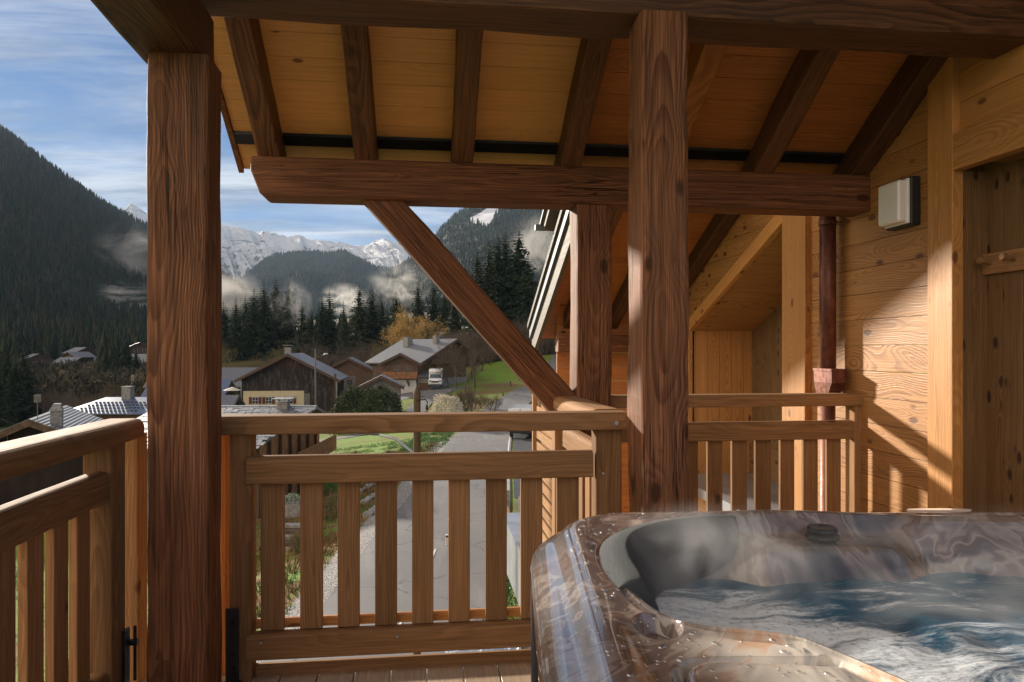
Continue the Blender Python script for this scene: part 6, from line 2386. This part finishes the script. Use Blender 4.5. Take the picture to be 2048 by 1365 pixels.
# ================================================================== mixed scrub, valley woods
r_ = np.random.default_rng(77)
n = 5200
xc_ = r_.uniform(-1, 1, n); yc_ = 215 + 330 * r_.uniform(0, 1, n) ** 1.3
xc_ = xc_ * yc_ * .80 - yc_ * .02
ok = ~((xc_ / yc_ > -.685) & (xc_ / yc_ < -.565) & (yc_ < 380)) & ~((xc_ / yc_ > -.53) & (xc_ / yc_ < -.49) & (yc_ < 310))
X_, Y_ = W2(xc_, yc_)
P = np.stack([X_, Y_, ground_z(X_, Y_)], -1)[ok]
fo = forest('valley_wood', P, r_.uniform(9, 20, len(P)), M_FOR, 5, 9, 33, 1.1)
props(fo, 'dark mixed wood filling the valley floor behind the village', 'forest', kind='stuff')


def thicket(name, label, n, reg, h0, h1, mat, seed):
    """tangle of upright leafless stems, too many to count"""
    r_ = np.random.default_rng(seed)
    x0, x1, y0, y1 = reg
    uu_ = r_.uniform(x0, x1, n); yc_ = r_.uniform(y0, y1, n)
    xc_ = (uu_ - 1024) / F * yc_
    k_ = fbm(xc_, yc_, .25, 3, seed) > -.35
    xc_, yc_ = xc_[k_], yc_[k_]; n = len(xc_)
    X_, Y_ = W2(xc_, yc_); Z_ = ground_z(X_, Y_)
    V_ = []
    for k in range(22):
        a = r_.uniform(0, 6.28, n); h = r_.uniform(h0, h1, n); rad = r_.uniform(.0, .5, n) * h * .6
        b0 = r_.uniform(.0, .6, n) * h
        s = .02 + .012 * r_.uniform(0, 1, n)
        bx_, by_ = X_ + np.cos(a) * rad * b0 / h, Y_ + np.sin(a) * rad * b0 / h
        tx, ty = X_ + np.cos(a) * rad, Y_ + np.sin(a) * rad
        v0 = np.stack([bx_ - s * 1.6, by_, Z_ + b0], -1); v1 = np.stack([bx_ + s * 1.6, by_, Z_ + b0], -1)
        v2 = np.stack([tx, ty, Z_ + h], -1)
        V_.append(np.stack([v0, v1, v2], 1).reshape(-1, 3))
    V_ = np.vstack(V_)
    o = np_mesh(name, V_, np.arange(len(V_)).reshape(-1, 3), mat, smooth=False)
    return props(o, label, 'undergrowth', kind='stuff')


thicket('undergrowth', 'grey brown leafless undergrowth behind the barn and chalet', 1200, (425, 900, 150, 200), 3, 8, M_TWIG, 1)
thicket('undergrowth', 'brown leafless thicket beyond the meadow', 1100, (870, 1110, 152, 195), 3, 9, M_TWIG, 2)
thicket('undergrowth', 'grey leafless thicket in the valley beyond the left railing', 900, (60, 300, 120, 230), 2.0, 5, M_TWIG, 3)
thicket('undergrowth', 'olive tinged saplings behind the grey roofed house', 900, (430, 520, 150, 165), 4, 8, M_TWIG2, 4)


def scrub(name, label, n, reg, h0, h1, mat, seed):
    """low tangled bushes and saplings: ragged clouds of twigs and leaves"""
    r_ = np.random.default_rng(seed)
    u0, u1, y0, y1 = reg
    uu_ = r_.uniform(u0, u1, n); yc_ = y0 + (y1 - y0) * r_.uniform(0, 1, n) ** 1.2
    xc_ = (uu_ - 1024) / F * yc_
    X_, Y_ = W2(xc_, yc_); Z_ = ground_z(X_, Y_)
    h = r_.uniform(h0, h1, n); w = h * r_.uniform(.25, .5, n)
    k_ = 46
    d = r_.normal(size=(n, k_, 3)); d /= np.linalg.norm(d, axis=2)[..., None]
    rad = r_.uniform(.3, 1, (n, k_, 1)) ** .6
    C_ = np.stack([X_, Y_, Z_ + h * .5], -1)[:, None] + d * rad * np.stack([w, w, h * .55], -1)[:, None]
    a = r_.normal(size=(n, k_, 3)); a[..., 2] = np.abs(a[..., 2]) * 2.0; a /= np.linalg.norm(a, axis=2)[..., None]
    b = r_.normal(size=(n, k_, 3)); b /= np.linalg.norm(b, axis=2)[..., None]
    s = (h[:, None, None] * .22) * r_.uniform(.4, 1.3, (n, k_, 1))
    V_ = np.stack([C_, C_ + a * s, C_ + a * s * .4 + b * s * .35], 2).reshape(-1, 3)
    o = np_mesh(name, V_, np.arange(len(V_)).reshape(-1, 3), mat, smooth=False)
    at = o.data.attributes.new('tint', 'FLOAT', 'POINT')
    at.data.foreach_set('value', np.repeat(r_.uniform(0, 1, n), k_ * 3).astype(np.float32))
    return props(o, label, 'scrub', kind='stuff')


t = NT('mixed winter scrub')
tint = t.attr('tint').outputs['Fac']
t.bsdf(t.ramp(tint, [(.0, (.030, .040, .022)), (.35, (.055, .048, .034)), (.6, (.10, .082, .062)), (.8, (.085, .085, .040)), (1.0, (.15, .12, .085))]), .9, None, spec=.1)
M_SCRUB = t.m
scrub('scrub', 'mixed bare scrub filling the valley beyond the left railing', 3000, (-60, 300, 132, 290), 2.5, 7, M_SCRUB, 11)
scrub('scrub', 'mixed bare scrub behind the barn and small grey house', 1500, (425, 880, 150, 210), 2, 6, M_SCRUB, 12)
scrub('scrub', 'bare brown scrub above the meadow', 1300, (860, 1110, 155, 215), 2, 6.5, M_SCRUB, 13)

# ================================================================== air
t = NT('mountain air')
v = t.node('ShaderNodeVolumePrincipled')
v.inputs['Color'].default_value = (.55, .74, 1.0, 1)
v.inputs['Density'].default_value = .000042
v.inputs['Anisotropy'].default_value = .05
t.l.new(v.outputs[0], t.out.inputs['Volume'])
m = MB()
m.box((0, 3450, 690), (9000, 7800, 1420))
hz_o = m.build('haze', t.m)
hz_o['kind'] = 'stuff'; hz_o['label'] = 'thin blue air between the balcony and the mountains'


def mist(name, label, u, v, d_, su, sv, sd, dens, scale, seed, col=(1, .97, .92), stretch=(1, 1, 1), thr=.45, an=.3):
    c_ = at_d(u, v, d_)
    hx, hz = su / F * d_, sv / F * d_
    t = NT(name + ' vapour')
    vv = t.node('ShaderNodeVolumePrincipled')
    vv.inputs['Color'].default_value = (*col, 1)
    vv.inputs['Anisotropy'].default_value = an
    co = t.coord()
    nn = t.noise(t.vmath('ADD', t.vmath('MULTIPLY', co, stretch), (seed, seed * 2, 0)), scale, 5, .62, .8)
    ln = t.vmath('LENGTH', co, out=1)
    fall = t.rng(ln, .25, 1.0, 1, 0)
    de = t.math('MULTIPLY', t.math('MULTIPLY', t.rng(nn, thr, thr + .28), fall), dens)
    t.put(de, vv.inputs['Density'])
    t.l.new(vv.outputs[0], t.out.inputs['Volume'])
    bpy_m = bmesh.new()
    bmesh.ops.create_icosphere(bpy_m, subdivisions=2, radius=1.0)
    me = bpy.data.meshes.new(name); bpy_m.to_mesh(me); bpy_m.free(); me.materials.append(t.m)
    o = bpy.data.objects.new(name, me); COL.objects.link(o)
    o.location = c_; o.scale = (hx, sd, hz); o.rotation_euler = (0, 0, -YAW)
    return props(o, label, 'mist', kind='stuff')


mist('mist', 'pale mist drifting across the left slope beside the corner post', 270, 505, 1150, 95, 75, 60, .018, 1.2, 3, stretch=(1, 1, 1.6))
mist('mist', 'lower streak of mist above the valley wood beside the corner post', 255, 595, 900, 70, 40, 50, .030, 1.5, 9, stretch=(1, 1, 2.2))
mist('mist', 'broad mist bank behind the spruces right of the corner post', 445, 585, 330, 85, 62, 40, .028, 1.3, 5, thr=.42)
mist('mist', 'mist rising between the spruces above the barn', 580, 610, 195, 50, 62, 6, .14, 1.6, 12)
mist('mist', 'bright wisp of cloud behind the spruces above the small grey house', 690, 600, 900, 52, 38, 60, .022, 1.6, 15, thr=.40)
mist('mist', 'wisp of cloud climbing the ridge left of the brace', 800, 568, 1000, 75, 60, 60, .018, 1.7, 21)
mist('mist', 'thin veil of mist on the right mountain behind the tall spruces', 1075, 490, 1000, 70, 70, 60, .008, 1.2, 25, thr=.35)


# steam over the tub
def steam(label, xc_, yc_, z_, rx_, ry_, rz_, dens, scale, seed, thr=.45, stretch=(1, 1, .6)):
    t = NT('steam vapour')
    vv = t.node('ShaderNodeVolumePrincipled')
    vv.inputs['Color'].default_value = (.96, .97, 1, 1)
    vv.inputs['Anisotropy'].default_value = .2
    co = t.coord()
    nn = t.noise(t.vmath('ADD', t.vmath('MULTIPLY', co, stretch), (seed, seed * 2, 0)), scale, 4, .55, 1.2)
    ln = t.vmath('LENGTH', co, out=1)
    de = t.math('MULTIPLY', t.math('MULTIPLY', t.rng(nn, thr, thr + .25), t.rng(ln, .2, .98, 1, 0)), dens)
    t.put(de, vv.inputs['Density'])
    t.l.new(vv.outputs[0], t.out.inputs['Volume'])
    b_ = bmesh.new(); bmesh.ops.create_icosphere(b_, subdivisions=3, radius=1.0)
    me = bpy.data.meshes.new('steam'); b_.to_mesh(me); b_.free(); me.materials.append(t.m)
    o = bpy.data.objects.new('steam', me); COL.objects.link(o)
    o.location = cf(xc_, yc_, z_); o.scale = (rx_, ry_, rz_); o.rotation_euler = (0, 0, -YAW)
    return props(o, label, 'steam', kind='stuff')


steam('steam curling in front of the headrest', .44, 1.60, .83, .30, .26, .17, 4.6, 1.6, 2, .43)
steam('thin steam drifting over the middle of the water', 1.0, 1.45, .86, .60, .34, .15, 2.0, 2.1, 7, .47)
